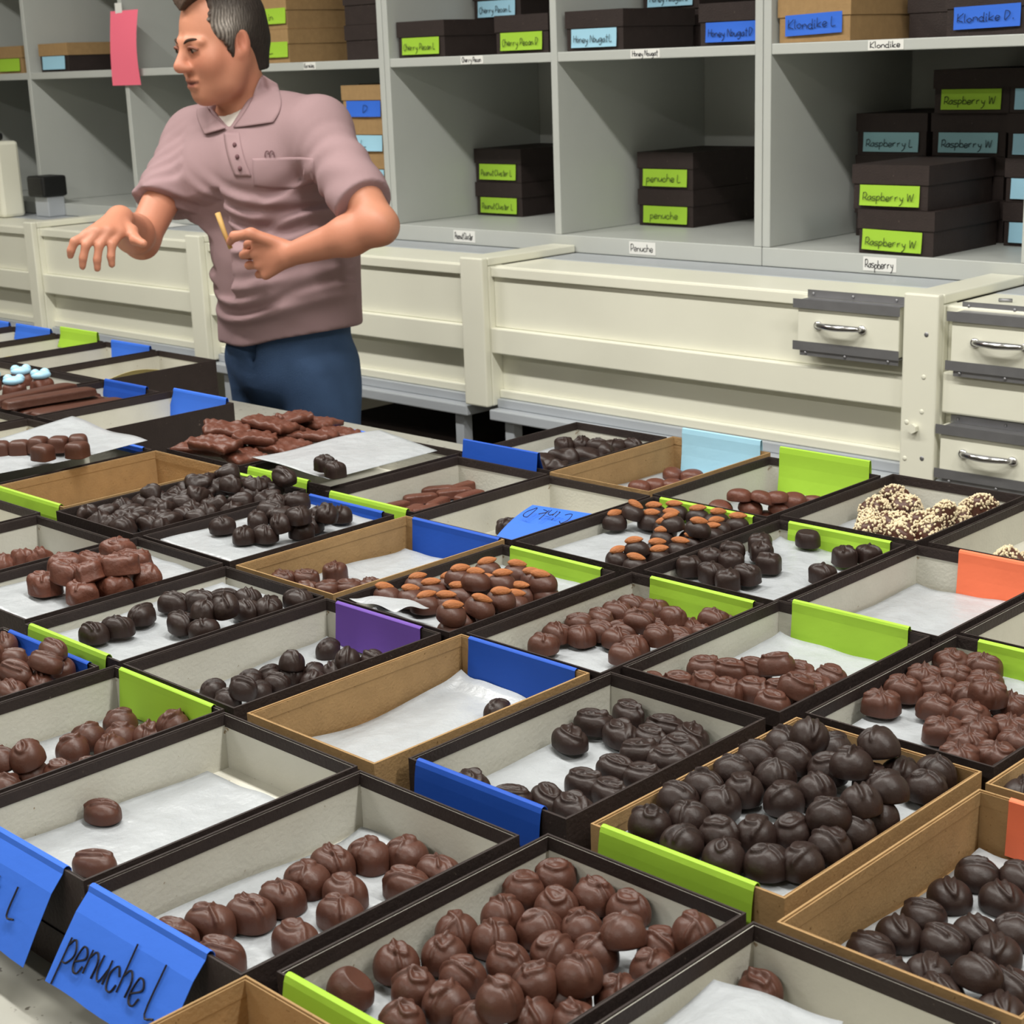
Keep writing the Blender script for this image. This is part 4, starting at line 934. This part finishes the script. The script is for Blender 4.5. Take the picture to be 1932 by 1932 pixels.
for (dx, dy, dz, rx, ry, rz, lx, ly) in ((.05,.05,-.004,.05,.0,.3,.10,.07),(.12,.06,-.010,-.05,.05,-.2,.10,.06),(.06,.12,.002,.1,-.05,.5,.10,.06),(.14,.13,-.006,0,.08,.1,.09,.07),(.05,.19,.002,.05,.05,-.3,.10,.07),(.13,.20,-.004,-.08,0,.4,.10,.06),(.07,.255,.0,.04,-.04,.1,.10,.05),(.15,.25,-.008,0,.1,.3,.07,.05),(.035,.10,.014,.15,.1,.9,.08,.05),(.075,.16,.016,-.1,.12,.2,.09,.055),(.06,.225,.014,.05,-.1,-.4,.08,.05),(.10,.03,.010,.12,.0,.1,.09,.045),(.11,.10,.008,.0,.14,.8,.07,.05)):
    bark((x0+dx, y0+dy, RIM+dz), (rx, ry, rz), lx, ly, bk, 'nutty milk chocolate bark slab, ' + ORD[bk] + ' counting from the heap front, far left' if bk < 8 else 'nutty bark slab on top of the heap, ' + ORD[bk-8] + ' of five'); bk += 1

# ------------------------------------------------------------------ the man: signed-distance modelling
def surfnets(F, org, h):
    """naive surface nets on a scalar grid (negative inside)"""
    S = F < 0
    nx, ny, nz = F.shape
    c = np.zeros((nx-1, ny-1, nz-1), np.uint8)
    for i in (0, 1):
        for j in (0, 1):
            for k in (0, 1): c += S[i:nx-1+i, j:ny-1+j, k:nz-1+k]
    act = np.argwhere((c > 0) & (c < 8)); A, B, Cc = act.T
    acc = np.zeros((len(act), 3)); cnt = np.zeros(len(act))
    corners = [(i, j, k) for i in (0, 1) for j in (0, 1) for k in (0, 1)]
    for p in corners:
        for ax in range(3):
            if p[ax]: continue
            q = list(p); q[ax] = 1
            f0 = F[A+p[0], B+p[1], Cc+p[2]]; f1 = F[A+q[0], B+q[1], Cc+q[2]]
            m_ = (f0 < 0) != (f1 < 0); t = np.where(m_, f0/(f0-f1+1e-20), 0)
            for d in range(3):
                acc[:, d] += np.where(m_, p[d] + (t if d == ax else 0), 0)
            cnt += m_
    V = act + acc/cnt[:, None]
    ID = np.full(c.shape, -1, np.int64); ID[A, B, Cc] = np.arange(len(act))
    quads = []
    for ax in range(3):
        sl0 = [slice(None)]*3; sl1 = [slice(None)]*3; sl0[ax] = slice(0, -1); sl1[ax] = slice(1, None)
        a = S[tuple(sl0)]; b = S[tuple(sl1)]; e = np.argwhere(a != b)
        o1, o2 = [d for d in range(3) if d != ax]
        e = e[(e[:, o1] > 0) & (e[:, o2] > 0) & (e[:, o1] < F.shape[o1]-1) & (e[:, o2] < F.shape[o2]-1)]
        def cid(d1, d2):
            q = e.copy(); q[:, o1] -= d1; q[:, o2] -= d2; return ID[q[:, 0], q[:, 1], q[:, 2]]
        q = np.stack([cid(1, 1), cid(0, 1), cid(0, 0), cid(1, 0)], 1)
        fl = a[e[:, 0], e[:, 1], e[:, 2]]
        if ax == 1: fl = ~fl
        q[~fl] = q[~fl][:, ::-1]
        quads.append(q)
    return V*h + np.array(org), np.concatenate(quads)
class SDF:
    def __init__(s, lo, hi, h):
        s.h = h; s.lo = np.array(lo, float); n = np.ceil((np.array(hi)-s.lo)/h).astype(int)+1
        s.F = np.full(n, .08, np.float32); s.n = n
    def win(s, lo, hi):
        a = np.clip(np.floor((np.array(lo)-s.lo)/s.h).astype(int), 0, s.n-1); b = np.clip(np.ceil((np.array(hi)-s.lo)/s.h).astype(int)+1, 0, s.n)
        sl = tuple(slice(i, j) for i, j in zip(a, b))
        X, Y, Zz = np.meshgrid(*[s.lo[d]+s.h*np.arange(a[d], b[d]) for d in range(3)], indexing='ij')
        return sl, np.stack([X, Y, Zz], -1)
    def put(s, sl, d, k, sub=False):
        f = s.F[sl]
        if f.size == 0: return
        if sub:
            d = -d; hh = np.clip(k-np.abs(f-d), 0, None)/k; s.F[sl] = np.maximum(f, d)+hh*hh*k*.25
        else:
            hh = np.clip(k-np.abs(f-d), 0, None)/k; s.F[sl] = np.minimum(f, d)-hh*hh*k*.25
    def cone(s, a, b, ra, rb, k=.02, sub=False, sc=(1, 1, 1)):
        a = np.array(a, float); b = np.array(b, float); R = max(ra, rb)/min(sc)+k+.03
        sl, P = s.win(np.minimum(a, b)-R, np.maximum(a, b)+R)
        S_ = np.array(sc); ab = (b-a)*S_; pa = (P-a)*S_
        t = np.clip((pa@ab)/(ab@ab+1e-12), 0, 1)
        d = np.linalg.norm(pa-t[..., None]*ab, axis=-1)-(ra+(rb-ra)*t)
        s.put(sl, d/max(sc)*1.0 if max(sc) > 1 else d, k, sub)
    def ell(s, c, r, R=None, k=.02, sub=False):
        c = np.array(c, float); r = np.array(r, float); m_ = r.max()+k+.03
        sl, P = s.win(c-m_, c+m_); q = P-c
        if R is not None: q = q@R
        l = np.linalg.norm(q/r, axis=-1); g = np.linalg.norm(q/(r*r), axis=-1)
        s.put(sl, l*(l-1)/(g+1e-6), k, sub)
    def plane(s, p, n, k=.003, box=None):
        """cut away everything on the +n side (within box)"""
        n = np.array(n, float)/np.linalg.norm(n)
        lo, hi = box if box else (s.lo, s.lo+s.h*s.n)
        sl, P = s.win(lo, hi); d = (P-np.array(p))@n
        f = s.F[sl]; hh = np.clip(k-np.abs(f-d), 0, None)/k; s.F[sl] = np.maximum(f, d)+hh*hh*k*.25
    def build(s, name, m, parent, color=None, smooth_it=2):
        V, Q = surfnets(s.F, s.lo, s.h)
        # light Laplacian relaxing
        E = np.concatenate([Q[:, [0, 1]], Q[:, [1, 2]], Q[:, [2, 3]], Q[:, [3, 0]]])
        for _ in range(smooth_it):
            acc = np.zeros_like(V); cn = np.zeros(len(V))
            np.add.at(acc, E[:, 0], V[E[:, 1]]); np.add.at(acc, E[:, 1], V[E[:, 0]]); np.add.at(cn, E[:, 0], 1); np.add.at(cn, E[:, 1], 1)
            V = V*.5 + .5*acc/np.maximum(cn, 1)[:, None]
        pl = np.array(parent.location)
        me = bpy.data.meshes.new(name); me.from_pydata((V-pl).tolist(), [], Q.tolist()); me.materials.append(m); me.update()
        me.shade_smooth()
        if color is not None:
            colr = color(V); at = me.color_attributes.new('Col', 'FLOAT_COLOR', 'POINT')
            at.data.foreach_set('color', np.concatenate([colr, np.ones((len(V), 1))], 1).astype(np.float32).ravel())
        o = bpy.data.objects.new(name, me); COL.objects.link(o); o.parent = parent
        return o
man = thing('person', 'man in mauve polo shirt and blue jeans reaching over the table, holding a stick', 'person', (-2.99, 2.33, 0))
# head frame
HO = np.array([-3.006, 2.2, 1.556]); HF = np.array([-.083, -.986, -.141]); HL = np.array([.9965, -.081, -.023]); HU = np.array([-.004, -.143, .99]); HS = .935
HR = np.stack([HL, HF, HU], 1)
hp = lambda x, f, u: HO + HS*(x*HL + f*HF + u*HU)
hr = lambda *r: HS*np.array(r)
NB = np.array([-3.035, 2.265, 1.40])
LS, RS = np.array([-2.775, 2.28, 1.372]), np.array([-3.215, 2.25, 1.352])
LE, RE = np.array([-2.538, 2.215, 1.187]), np.array([-3.127, 2.034, 1.146])
LW, RW = np.array([-2.735, 2.145, 1.128]), np.array([-2.962, 1.880, 1.213])
b = SDF((-3.36, 1.70, .86), (-2.42, 2.50, 1.73), .0034)
# torso core, neck
b.cone((-2.985, 2.32, .93), (-3.0, 2.295, 1.27), .125, .13, .03, sc=(1, 1.3, 1))
b.cone(LS+[-.02, 0, -.01], RS+[.02, 0, -.01], .052, .052, .05)
b.cone(NB+[0, .02, -.03], hp(0, -.022, -.045), .060, .055, .04)
b.cone(NB+[-.03, .02, -.02], LS, .05, .045, .04); b.cone(NB+[-.03, .02, -.02], RS, .05, .045, .04)
# head
b.ell(hp(0, -.012, .045), hr(.077, .100, .090), HR, .03)
b.ell(hp(0, .030, -.025), hr(.066, .066, .092), HR, .03)
b.ell(hp(0, .038, -.082), hr(.053, .050, .040), HR, .03)
b.ell(hp(0, .070, -.106), hr(.024, .020, .018), HR, .025)
for sx in (-1, 1):
    b.ell(hp(.040*sx, .062, -.028), hr(.026, .024, .026), HR, .03)
    b.cone(hp(.055*sx, -.005, -.03), hp(.046*sx, .02, -.082), .022, .018, .03)
    b.ell(hp(.033*sx, .102, .003), hr(.017, .014, .011), HR, .012, sub=True)
    b.cone(hp(.014*sx, .094, .020), hp(.050*sx, .080, .018), .0085, .006, .014)
    b.ell(hp(.033*sx, .084, .0035), hr(.0145, .0125, .0125), HR, .004)
    b.ell(hp(.013*sx, .104, -.037), hr(.009, .011, .0085), HR, .008)
    b.ell(hp(.0075*sx, .1105, -.0445), hr(.0042, .005, .004), HR, .003, sub=True)
    # ears
    b.ell(hp(.079*sx, -.010, .002), hr(.008, .020, .033), HR, .006)
    b.ell(hp(.087*sx, -.004, .006), hr(.0085, .0105, .021), HR, .003, sub=True)
    b.ell(hp(.078*sx, .002, -.022), hr(.007, .010, .011), HR, .006)
b.cone(hp(0, .092, .012), hp(0, .119, -.030), .0085, .0115, .014)
b.ell(hp(0, .116, -.033), hr(.0125, .011, .0105), HR, .010)
b.cone(hp(-.020, .093, -.0665), hp(.020, .093, -.0665), .0048, .0048, .008); b.cone(hp(-.008, .0985, -.064), hp(.008, .0985, -.064), .0048, .0048, .006)
b.cone(hp(-.014, .094, -.079), hp(.014, .094, -.079), .0058, .0058, .008)
b.cone(hp(-.025, .098, -.0722), hp(.025, .098, -.0722), .0030, .0030, .003, sub=True); b.cone(hp(-.008, .105, -.0722), hp(.008, .105, -.0722), .0030, .0030, .003, sub=True)
# arms
def arm(S_, E_, W_):
    b.cone(S_, E_, .048, .037, .02); b.cone(E_, E_+(W_-E_)*.35, .037, .040, .02); b.cone(E_+(W_-E_)*.35, W_, .040, .025, .02)
arm(LS, LE, LW); arm(RS, RE, RW)
# left hand (viewer's right): loose fist, back of the hand to the camera
KI, KM, KR_, KP = [np.array(q) for q in ((-2.806, 2.108, 1.152), (-2.812, 2.104, 1.128), (-2.806, 2.108, 1.104), (-2.796, 2.116, 1.083))]
for kk, rr in ((KI, .0125), (KM, .0125), (KR_, .012), (KP, .0115)): b.cone(LW+(kk-LW)*.25+[0, 0, 0], kk, .018, rr, .012)
def finger(pts, r0, r1, k=.004):
    n = len(pts)-1
    for i in range(n): b.cone(pts[i], pts[i+1], r0+(r1-r0)*i/n, r0+(r1-r0)*(i+1)/n, k)
finger([KI, KI+[-.040, .004, -.008], KI+[-.066, .020, -.022], KI+[-.060, .036, -.028]], .0098, .0078)
finger([KM, KM+[-.046, .004, -.006], KM+[-.072, .022, -.010], KM+[-.062, .040, -.014]], .0098, .0078)
finger([KR_, KR_+[-.042, .004, -.004], KR_+[-.064, .022, -.006], KR_+[-.052, .038, -.008]], .0094, .0074)
finger([KP, KP+[-.030, .004, -.002], KP+[-.048, .018, -.004], KP+[-.040, .032, -.006]], .0086, .0068)
finger([LW+[-.02, -.012, .018], (-2.795, 2.085, 1.172), (-2.835, 2.072, 1.166), (-2.862, 2.078, 1.152)], .0135, .0085, .008)
# right hand (viewer's left): hanging palm down, fingers spread
RKs = [np.array(q)+[.007, .009, .002] for q in ((-2.915, 1.835, 1.190), (-2.918, 1.812, 1.195), (-2.926, 1.790, 1.195), (-2.938, 1.772, 1.190))]
for kk in RKs: b.cone(RW, kk, .021, .0125, .014)
tips = [np.array(q)+[.008, .010, .004] for q in [(-2.905, 1.800, 1.128), (-2.915, 1.772, 1.122), (-2.930, 1.748, 1.128), (-2.950, 1.735, 1.150)]]
for kk, tp_ in zip(RKs, tips):
    tp_ = np.array(tp_); mid = kk*.52+tp_*.48 + np.array([.004, -.012, .008]); m2 = kk*.22+tp_*.78+np.array([.003, -.008, .003])
    finger([kk, mid, m2, tp_], .0100, .0072)
finger([RW+[.012, -.006, -.004], (-2.908, 1.870, 1.192), (-2.878, 1.858, 1.178), (-2.843, 1.854, 1.172)], .0150, .0085, .008)
def skincol(V):
    base = np.array(lin((190, 130, 104))[:3]); c = np.tile(base, (len(V), 1))
    q = (V-HO)@HR/HS
    red = np.array(lin((150, 82, 74))[:3]); lips = np.exp(-(((q[:, 0])/.024)**2+((q[:, 2]+.0725)/.010)**2)**2)*(q[:, 1] > .075)
    c = c*(1-.75*lips[:, None]) + red*.75*lips[:, None]
    cheek = np.exp(-(((np.abs(q[:, 0])-.045)/.025)**2+((q[:, 2]+.03)/.028)**2))*(q[:, 1] > .02); nose = np.exp(-((q[:, 0]/.018)**2+((q[:, 2]+.03)/.02)**2))*(q[:, 1] > .09)
    ear = np.exp(-(((np.abs(q[:, 0])-.082)/.01)**2+((q[:, 2])/.035)**2))
    w_ = np.clip(.30*cheek+.30*nose+.45*ear, 0, 1)[:, None]; c = c*(1-w_)+np.array(lin((188, 108, 90))[:3])*w_
    ml = np.exp(-((q[:, 2]+.0722-.10*np.abs(q[:, 0])**1)/.0028)**2)*(np.abs(q[:, 0]) < .027)*(q[:, 1] > .07)*.85; c = c*(1-ml[:, None])+np.array(lin((84, 40, 38))[:3])*ml[:, None]  # mouth line: shade between the lips painted into the skin colour
    beard = (np.exp(-(((q[:, 2]+.085)/.04)**2))*(q[:, 1] > -.02)*(q[:, 2] > -.16)*.16)[:, None]*(1-lips[:, None]); c = c*(1-beard)+np.array(lin((110, 84, 74))[:3])*beard
    hands = ((V[:, 2] < 1.23) & (V[:, 1] < 2.2))[:, None]*.18; c = c*(1-hands)+np.array(lin((196, 122, 100))[:3])*hands
    return c
body = b.build('body', M['skin'], man, skincol)
# hair: shell over the cranium behind a hairline
hq = SDF(HO-.16, HO+.19, .0032)
hq.ell(hp(0, -.014, .047), hr(.0850, .1095, .1010), HR, .01); hq.cone(hp(0, -.07, -.01), hp(0, -.068, -.055), .050, .042, .03)
hq.cone(hp(-.030, .050, .114), hp(.030, .050, .114), .028, .028, .04)
for sx in (-1, 1): hq.cone(hp(.070*sx, .022, .03), hp(.067*sx, .024, -.018), .018, .013, .015)
sl, P = hq.win(hq.lo, hq.lo+hq.h*hq.n); q = (P-HO)@HR/HS
ax = np.abs(q[..., 0])
lim = np.interp(q[..., 2], [-.03, 0, .03, .06, .095, .14], [.024, .030, .050, .057, .042, .036])
lim = lim + .0022*np.sin(q[..., 2]*260+3*np.sin(q[..., 2]*90))
cut = np.minimum(q[..., 1]-lim, np.minimum(np.maximum(.086+.75*ax-q[..., 2], ax-.046), .130-q[..., 2]))
side = np.minimum(-.012 - q[..., 2], q[..., 1]-(-.036))      # below the ear top only behind the ear
burn = (q[..., 1] > .012) & (q[..., 1] < .034) & (ax > .058) & (q[..., 2] > -.03)
side = np.where(burn, -.01, side)
earcut = .0215 - np.linalg.norm((q-np.array([0, -.006, -.006]))*np.array([0, 1.15, .72]), axis=-1); earcut = np.where((q[..., 1] < .012), earcut, -1)
neck = -.072 - q[..., 2]
hq.F[sl] = np.maximum.reduce([hq.F[sl], cut*HS, side*HS, earcut*HS, neck*HS])
rngH = np.random.RandomState(2)
def haircol(V):
    q = (V-HO)@HR/HS; dk = np.array(lin((46, 38, 34))[:3]); gr = np.array(lin((158, 150, 142))[:3]); br = np.array(lin((74, 58, 48))[:3])
    g = np.exp(-(((q[:, 2]-.045)/.038)**2+((q[:, 1]-.025)/.045)**2))*(np.abs(q[:, 0]) > .05)
    st = .55+.45*np.sin(q[:, 1]*900+q[:, 2]*120+2.0*np.sin(q[:, 2]*90))
    w_ = np.clip(g*st*1.1, 0, .9)[:, None]; f = np.clip((q[:, 1]-.04)/.04, 0, 1)[:, None]
    return (dk*(1-f)+br*f)*(1-w_)+gr*w_
hairo = hq.build('hair', M['hair'], man, haircol, 1)
hairo['label'] = 'short dark hair greying at the temple'
pl = np.array(man.location)
for sx in (-1, 1):
    bw = MB(); pts = smooth_line([hp(.013*sx, .1012, .0175), hp(.026*sx, .0985, .0240), hp(.042*sx, .088, .0240), hp(.053*sx, .076, .016)], 5)
    bw.tube([p-pl for p in pts], [.0015+.0018*math.sin(PI*min(1, .25+.75*i/(len(pts)-1))) for i in range(len(pts))], 8)
    bw.build('eyebrow', mat('brow_hair', (62, 46, 38), .8, .2), man, smooth=True)
    ey = MB(); ey.ell(hp(.033*sx, .0875, .002)-pl, hr(.0120, .0112, .0066)*1.0, 16, 10, Matrix([list(r) for r in HR])); e = ey.build('eye', M['eyew'], man, smooth=True)
    gz = np.array([-.05, 1, -.22]); gz /= np.linalg.norm(gz)
    c_ = hp(.033*sx-.001, .0875+.0092, .0000)
    MB().ell(c_-pl, hr(.0052, .0028, .0052), 14, 8, Matrix([list(r) for r in HR])).build('iris', M['iris'], e, smooth=True)
    ld = MB(); pts = smooth_line([hp(.019*sx, .0965, .0025), hp(.027*sx, .1005, .0085), hp(.037*sx, .0985, .0085), hp(.047*sx, .089, .002)], 5)
    ld.tube([p-pl for p in pts], .0030, 8); ld.build('eyelid', M['skinlid'] if 'skinlid' in M else mat('eyelid_skin', (132, 84, 68), .6, .3), man, smooth=True)
# shirt
s = SDF((-3.40, 1.95, .84), (-2.45, 2.56, 1.52), .0044)
s.cone((-2.982, 2.315, .90), (-2.972, 2.312, 1.10), .195, .178, .03, sc=(1, 1.33, 1))
s.cone((-2.972, 2.312, 1.10), (-2.998, 2.290, 1.27), .178, .182, .04, sc=(1, 1.30, 1))
s.ell((-2.965, 2.275, 1.05), (.13, .11, .12), None, .06)
s.ell((-2.92, 2.225, 1.285), (.10, .085, .09), None, .06); s.ell((-3.09, 2.215, 1.275), (.10, .085, .09), None, .06)
s.cone(LS+[-.03, .0, -.02], RS+[.03, .0, -.02], .068, .068, .06)
s.cone(NB+[-.02, .03, -.03], LS+[-.02, 0, .005], .070, .062, .05); s.cone(NB+[.0, .03, -.03], RS+[.02, 0, .005], .070, .062, .05)
s.cone(LS+[-.015, 0, -.01], LS+(LE-LS)*.95, .062, .064, .035); s.cone(RS+[.015, 0, -.01], RS+(RE-RS)*.90, .062, .067, .035)
# hem, cuffs, neck opening
dL = (LE-LS)/np.linalg.norm(LE-LS); dR = (RE-RS)/np.linalg.norm(RE-RS)
s.plane(LS+(LE-LS)*.76, dL+np.array([.0, 0, .0]), .004, ((-2.72, 2.0, 1.0), (-2.4, 2.5, 1.45)))
s.plane(RS+(RE-RS)*.64, dR+np.array([0, .0, -.25]), .004, ((-3.32, 1.9, 1.02), (-2.97, 2.165, 1.40)))
sl, P = s.win(s.lo, s.lo+s.h*s.n)
hem = (.915 + .11*(P[..., 0]+2.97) + .008*np.sin(14*P[..., 0]+4*P[..., 1])) - P[..., 2]
s.F[sl] = np.maximum(s.F[sl], hem)
# knitted folds: ridges running over the front
X_, Y_, Z_ = P[..., 0], P[..., 1], P[..., 2]
fold = np.zeros_like(X_)
for (fx, fz, sl_, cv, wd, le, am) in ((-2.86,1.225,-.10,1.5,.013,.10,.010),(-2.90,1.195,-.16,2.0,.012,.12,.009),(-2.83,1.180,.55,0,.013,.09,.010),(-2.84,1.145,.35,1.0,.012,.10,.009),(-2.90,1.155,-.30,1.5,.012,.10,.009),(-2.97,1.13,-.25,1.0,.012,.10,.008),(-2.92,1.04,.12,1.2,.013,.14,.009),(-2.95,1.005,.10,1.6,.012,.15,.009),(-2.88,.985,.25,.8,.011,.12,.008),(-2.98,.965,.05,1.0,.012,.14,.008),(-2.82,1.02,.45,0,.013,.08,.010),(-3.10,1.20,-.5,0,.012,.08,.010),(-3.08,1.16,-.4,0,.011,.09,.008),(-3.12,1.06,-.2,0,.013,.08,.008),(-2.80,1.255,.75,0,.014,.06,.009)):
    dx = X_-fx; zz = Z_-(fz+sl_*dx+cv*dx*dx); fold += am*np.exp(-(zz/wd)**2-(dx/le)**2)*(Y_ < 2.36) - .6*am*np.exp(-((zz-1.6*wd)/wd)**2-(dx/le)**2)*(Y_ < 2.36)
for S0, dd, o1 in ((LS, dL, .0), (RS, dR, 1.5)):
    rel = P-S0; al = rel@dd; rad = np.linalg.norm(rel-al[..., None]*dd, axis=-1)
    fold += .0026*np.sin(al*150+o1+6*np.sin(X_*18))*np.exp(-((al-.15)/.09)**2)*(rad < .10)*(al > .02)
fold += .0022*np.sin(31*X_+17*Z_)*np.sin(23*Z_-13*X_+2)
s.F[sl] -= fold
s.cone(NB+[.012, .0, .03], NB+[.0, .01, .14], .062, .075, .008, sub=True)
VD = np.array([-.79, .613, 0]); VD /= np.linalg.norm(VD); VE = np.array([.613, .79, 0]); VE /= np.linalg.norm(VE); VP = np.array([-3.0, 2.28, 0])   # three-quarter profile axes of the man
sl, P = s.win(s.lo, s.lo+s.h*s.n); SS = (P-VP)@VE; DD = (P-VP)@VD; ZZ = P[..., 2]
tee = s.F.copy()+.006
def edge(a, b_):
    a = np.array(a); b_ = np.array(b_); t = b_-a; n = np.array([t[1], -t[0]])/np.hypot(*t); return (SS-a[0])*n[0]+(ZZ-a[1])*n[1]
vcut = np.maximum.reduce([edge((-.108, 1.432), (-.0613, 1.3806)), edge((-.0613, 1.3806), (.002, 1.466)), DD-.02])
f_ = s.F[sl]; s.F[sl] = np.maximum(f_, -vcut)
shirt = s.build('polo_shirt', M['shirt'], man, None, 2)
shirt['label'] = 'mauve short-sleeved polo shirt'
u = SDF((-3.40, 1.95, .84), (-2.45, 2.56, 1.52), .0044)
top_ = np.interp(SS, [-.125, -.098, -.0724, -.0441, -.02, .0011, .03], [1.44, 1.424, 1.4085, 1.412, 1.434, 1.462, 1.49])
u.F = np.maximum.reduce([tee, ZZ-top_-.25*np.clip(DD+.10, -.02, .10), 1.355-ZZ, -.125-SS, SS-.03, DD-.0]).astype(np.float32)
u.build('undershirt', M['tee'], man, None, 2)
from mathutils.bvhtree import BVHTree
vs_ = []; ps_ = []
for o_ in (body, shirt):
    k0 = len(vs_); vs_ += [tuple(v.co+man.location) for v in o_.data.vertices]; ps_ += [tuple(i+k0 for i in p.vertices) for p in o_.data.polygons]
bv = BVHTree.FromPolygons(vs_, ps_)
def onshirt(s_, z, lift=.002):
    o_ = VP + VE*s_ + np.array([0, 0, z]) - VD*1.0
    h_ = bv.ray_cast(Vector(o_), Vector(VD)); dist = h_[3] if h_[0] is not None else .95
    p = o_ + VD*(dist-lift); return tuple(p-pl)
def poly(pts, t):
    pts = [np.array(p) for p in pts]; q = t*(len(pts)-1); i = min(int(q), len(pts)-2); return pts[i]*(1-(q-i))+pts[i+1]*(q-i)
def collar(inner, outer):
    I_ = smooth_line(inner, 6); O_ = smooth_line(outer, 6)
    def f(u_, v):
        p = poly(I_, u_)*(1-v)+poly(O_, u_)*v
        return onshirt(p[0], p[1], .0065+.004*math.sin(PI*v)+.002*(1-v))
    o = grid_mesh(f, 22, 10, .0035).build('collar', M['shirt'], man, smooth=True)
    sm = o.modifiers.new('smooth', 'SMOOTH'); sm.factor = .5; sm.iterations = 6
    return o
collar([(.016, 1.492), (-.006, 1.452), (-.030, 1.415), (-.0590, 1.3815)], [(.050, 1.470), (.056, 1.440), (.050, 1.415), (.0353, 1.392)])
collar([(-.106, 1.424), (-.100, 1.414), (-.083, 1.398), (-.0640, 1.3805)], [(-.132, 1.420), (-.133, 1.408), (-.128, 1.390), (-.1171, 1.366)])
# placket with buttons, pocket, embroidered mark: laid on the shirt surface by projecting along +Y
pk = grid_mesh(lambda u_, v: onshirt(-.0715+.034*u_+.016*(1-v)*(1-v)-.003*v, 1.283+.09*v, .0034), 6, 16, .004).build('placket', M['shirt'], man, smooth=True)
for k in range(3):
    p = onshirt(-.0515+.004*(2-k), 1.300+.024*k, .0052); MB().ell(p, (.0055, .004, .0055), 12, 6).build('button', M['shirtdk'], pk, smooth=True)
pc = grid_mesh(lambda u_, v: onshirt(-.016+.125*u_, 1.262+.058*v-.008*math.sin(PI*u_)*(1-v), .0026), 16, 12, .003).build('chest_pocket', M['shirt'], man, smooth=True)
lg = MB()
for k in (0, 1):
    pts = [onshirt(.0115+.0095*k+.0048-.0048*math.cos(PI*t/8), 1.3265+.008*math.sin(PI*t/8), .0050) for t in range(9)]
    lg.tube([(pts[0][0], pts[0][1], pts[0][2]-.005)]+pts+[(pts[-1][0], pts[-1][1], pts[-1][2]-.005)], .0012, 6)
lg.build('embroidered_mark', M['shirtdk'], man)
# jeans and shoes
j = SDF((-3.24, 2.10, .0), (-2.72, 2.56, 1.02), .0060)
j.cone((-2.990, 2.315, .87), (-2.985, 2.315, 1.0), .166, .166, .03, sc=(1, 1.35, 1))
for sx in (-1, 1):
    hx = -2.990+sx*.092
    j.cone((hx, 2.318, .85), (hx+.006*sx, 2.33, .48), .098, .074, .012); j.cone((hx+.006*sx, 2.33, .48), (hx+.010*sx, 2.35, .05), .072, .062, .02)
sl, P = j.win(j.lo, j.lo+j.h*j.n)
j.F[sl] -= .004*np.sin(26*P[..., 2]+9*P[..., 0])*np.exp(-((P[..., 2]-.78)/.1)**2)*(np.sin(30*P[..., 0]+6)*.5+.6)
j.cone((-2.975, 2.19, .93), (-2.985, 2.24, .80), .006, .006, .03, sub=True)
j.plane((0, 0, .045), (0, 0, -1)); j.plane((0, 0, .985), (0, 0, 1))
jn = j.build('jeans', M['denim'], man); jn['label'] = 'blue jeans'
for sx in (-1, 1):
    hx = -2.990+sx*.10; sh = SDF((hx-.09, 2.08, 0), (hx+.09, 2.46, .14), .006)
    sh.cone((hx, 2.39, .055), (hx+.01*sx, 2.18, .042), .046, .042, .03); sh.cone((hx, 2.37, .05), (hx, 2.36, .10), .045, .05, .02); sh.plane((0, 0, .004), (0, 0, -1))
    sh.build('shoe', M['shoe'], man)
stk = MB().tube([(-2.893, 2.075, 1.212), (-2.880, 2.078, 1.175), (-2.866, 2.082, 1.138)], [.0062, .0052, .0048], 8).build('wooden_stick', M['wood'], smooth=True)
tag(stk, 'small pale wooden stick held upright in the man left hand', 'stick')
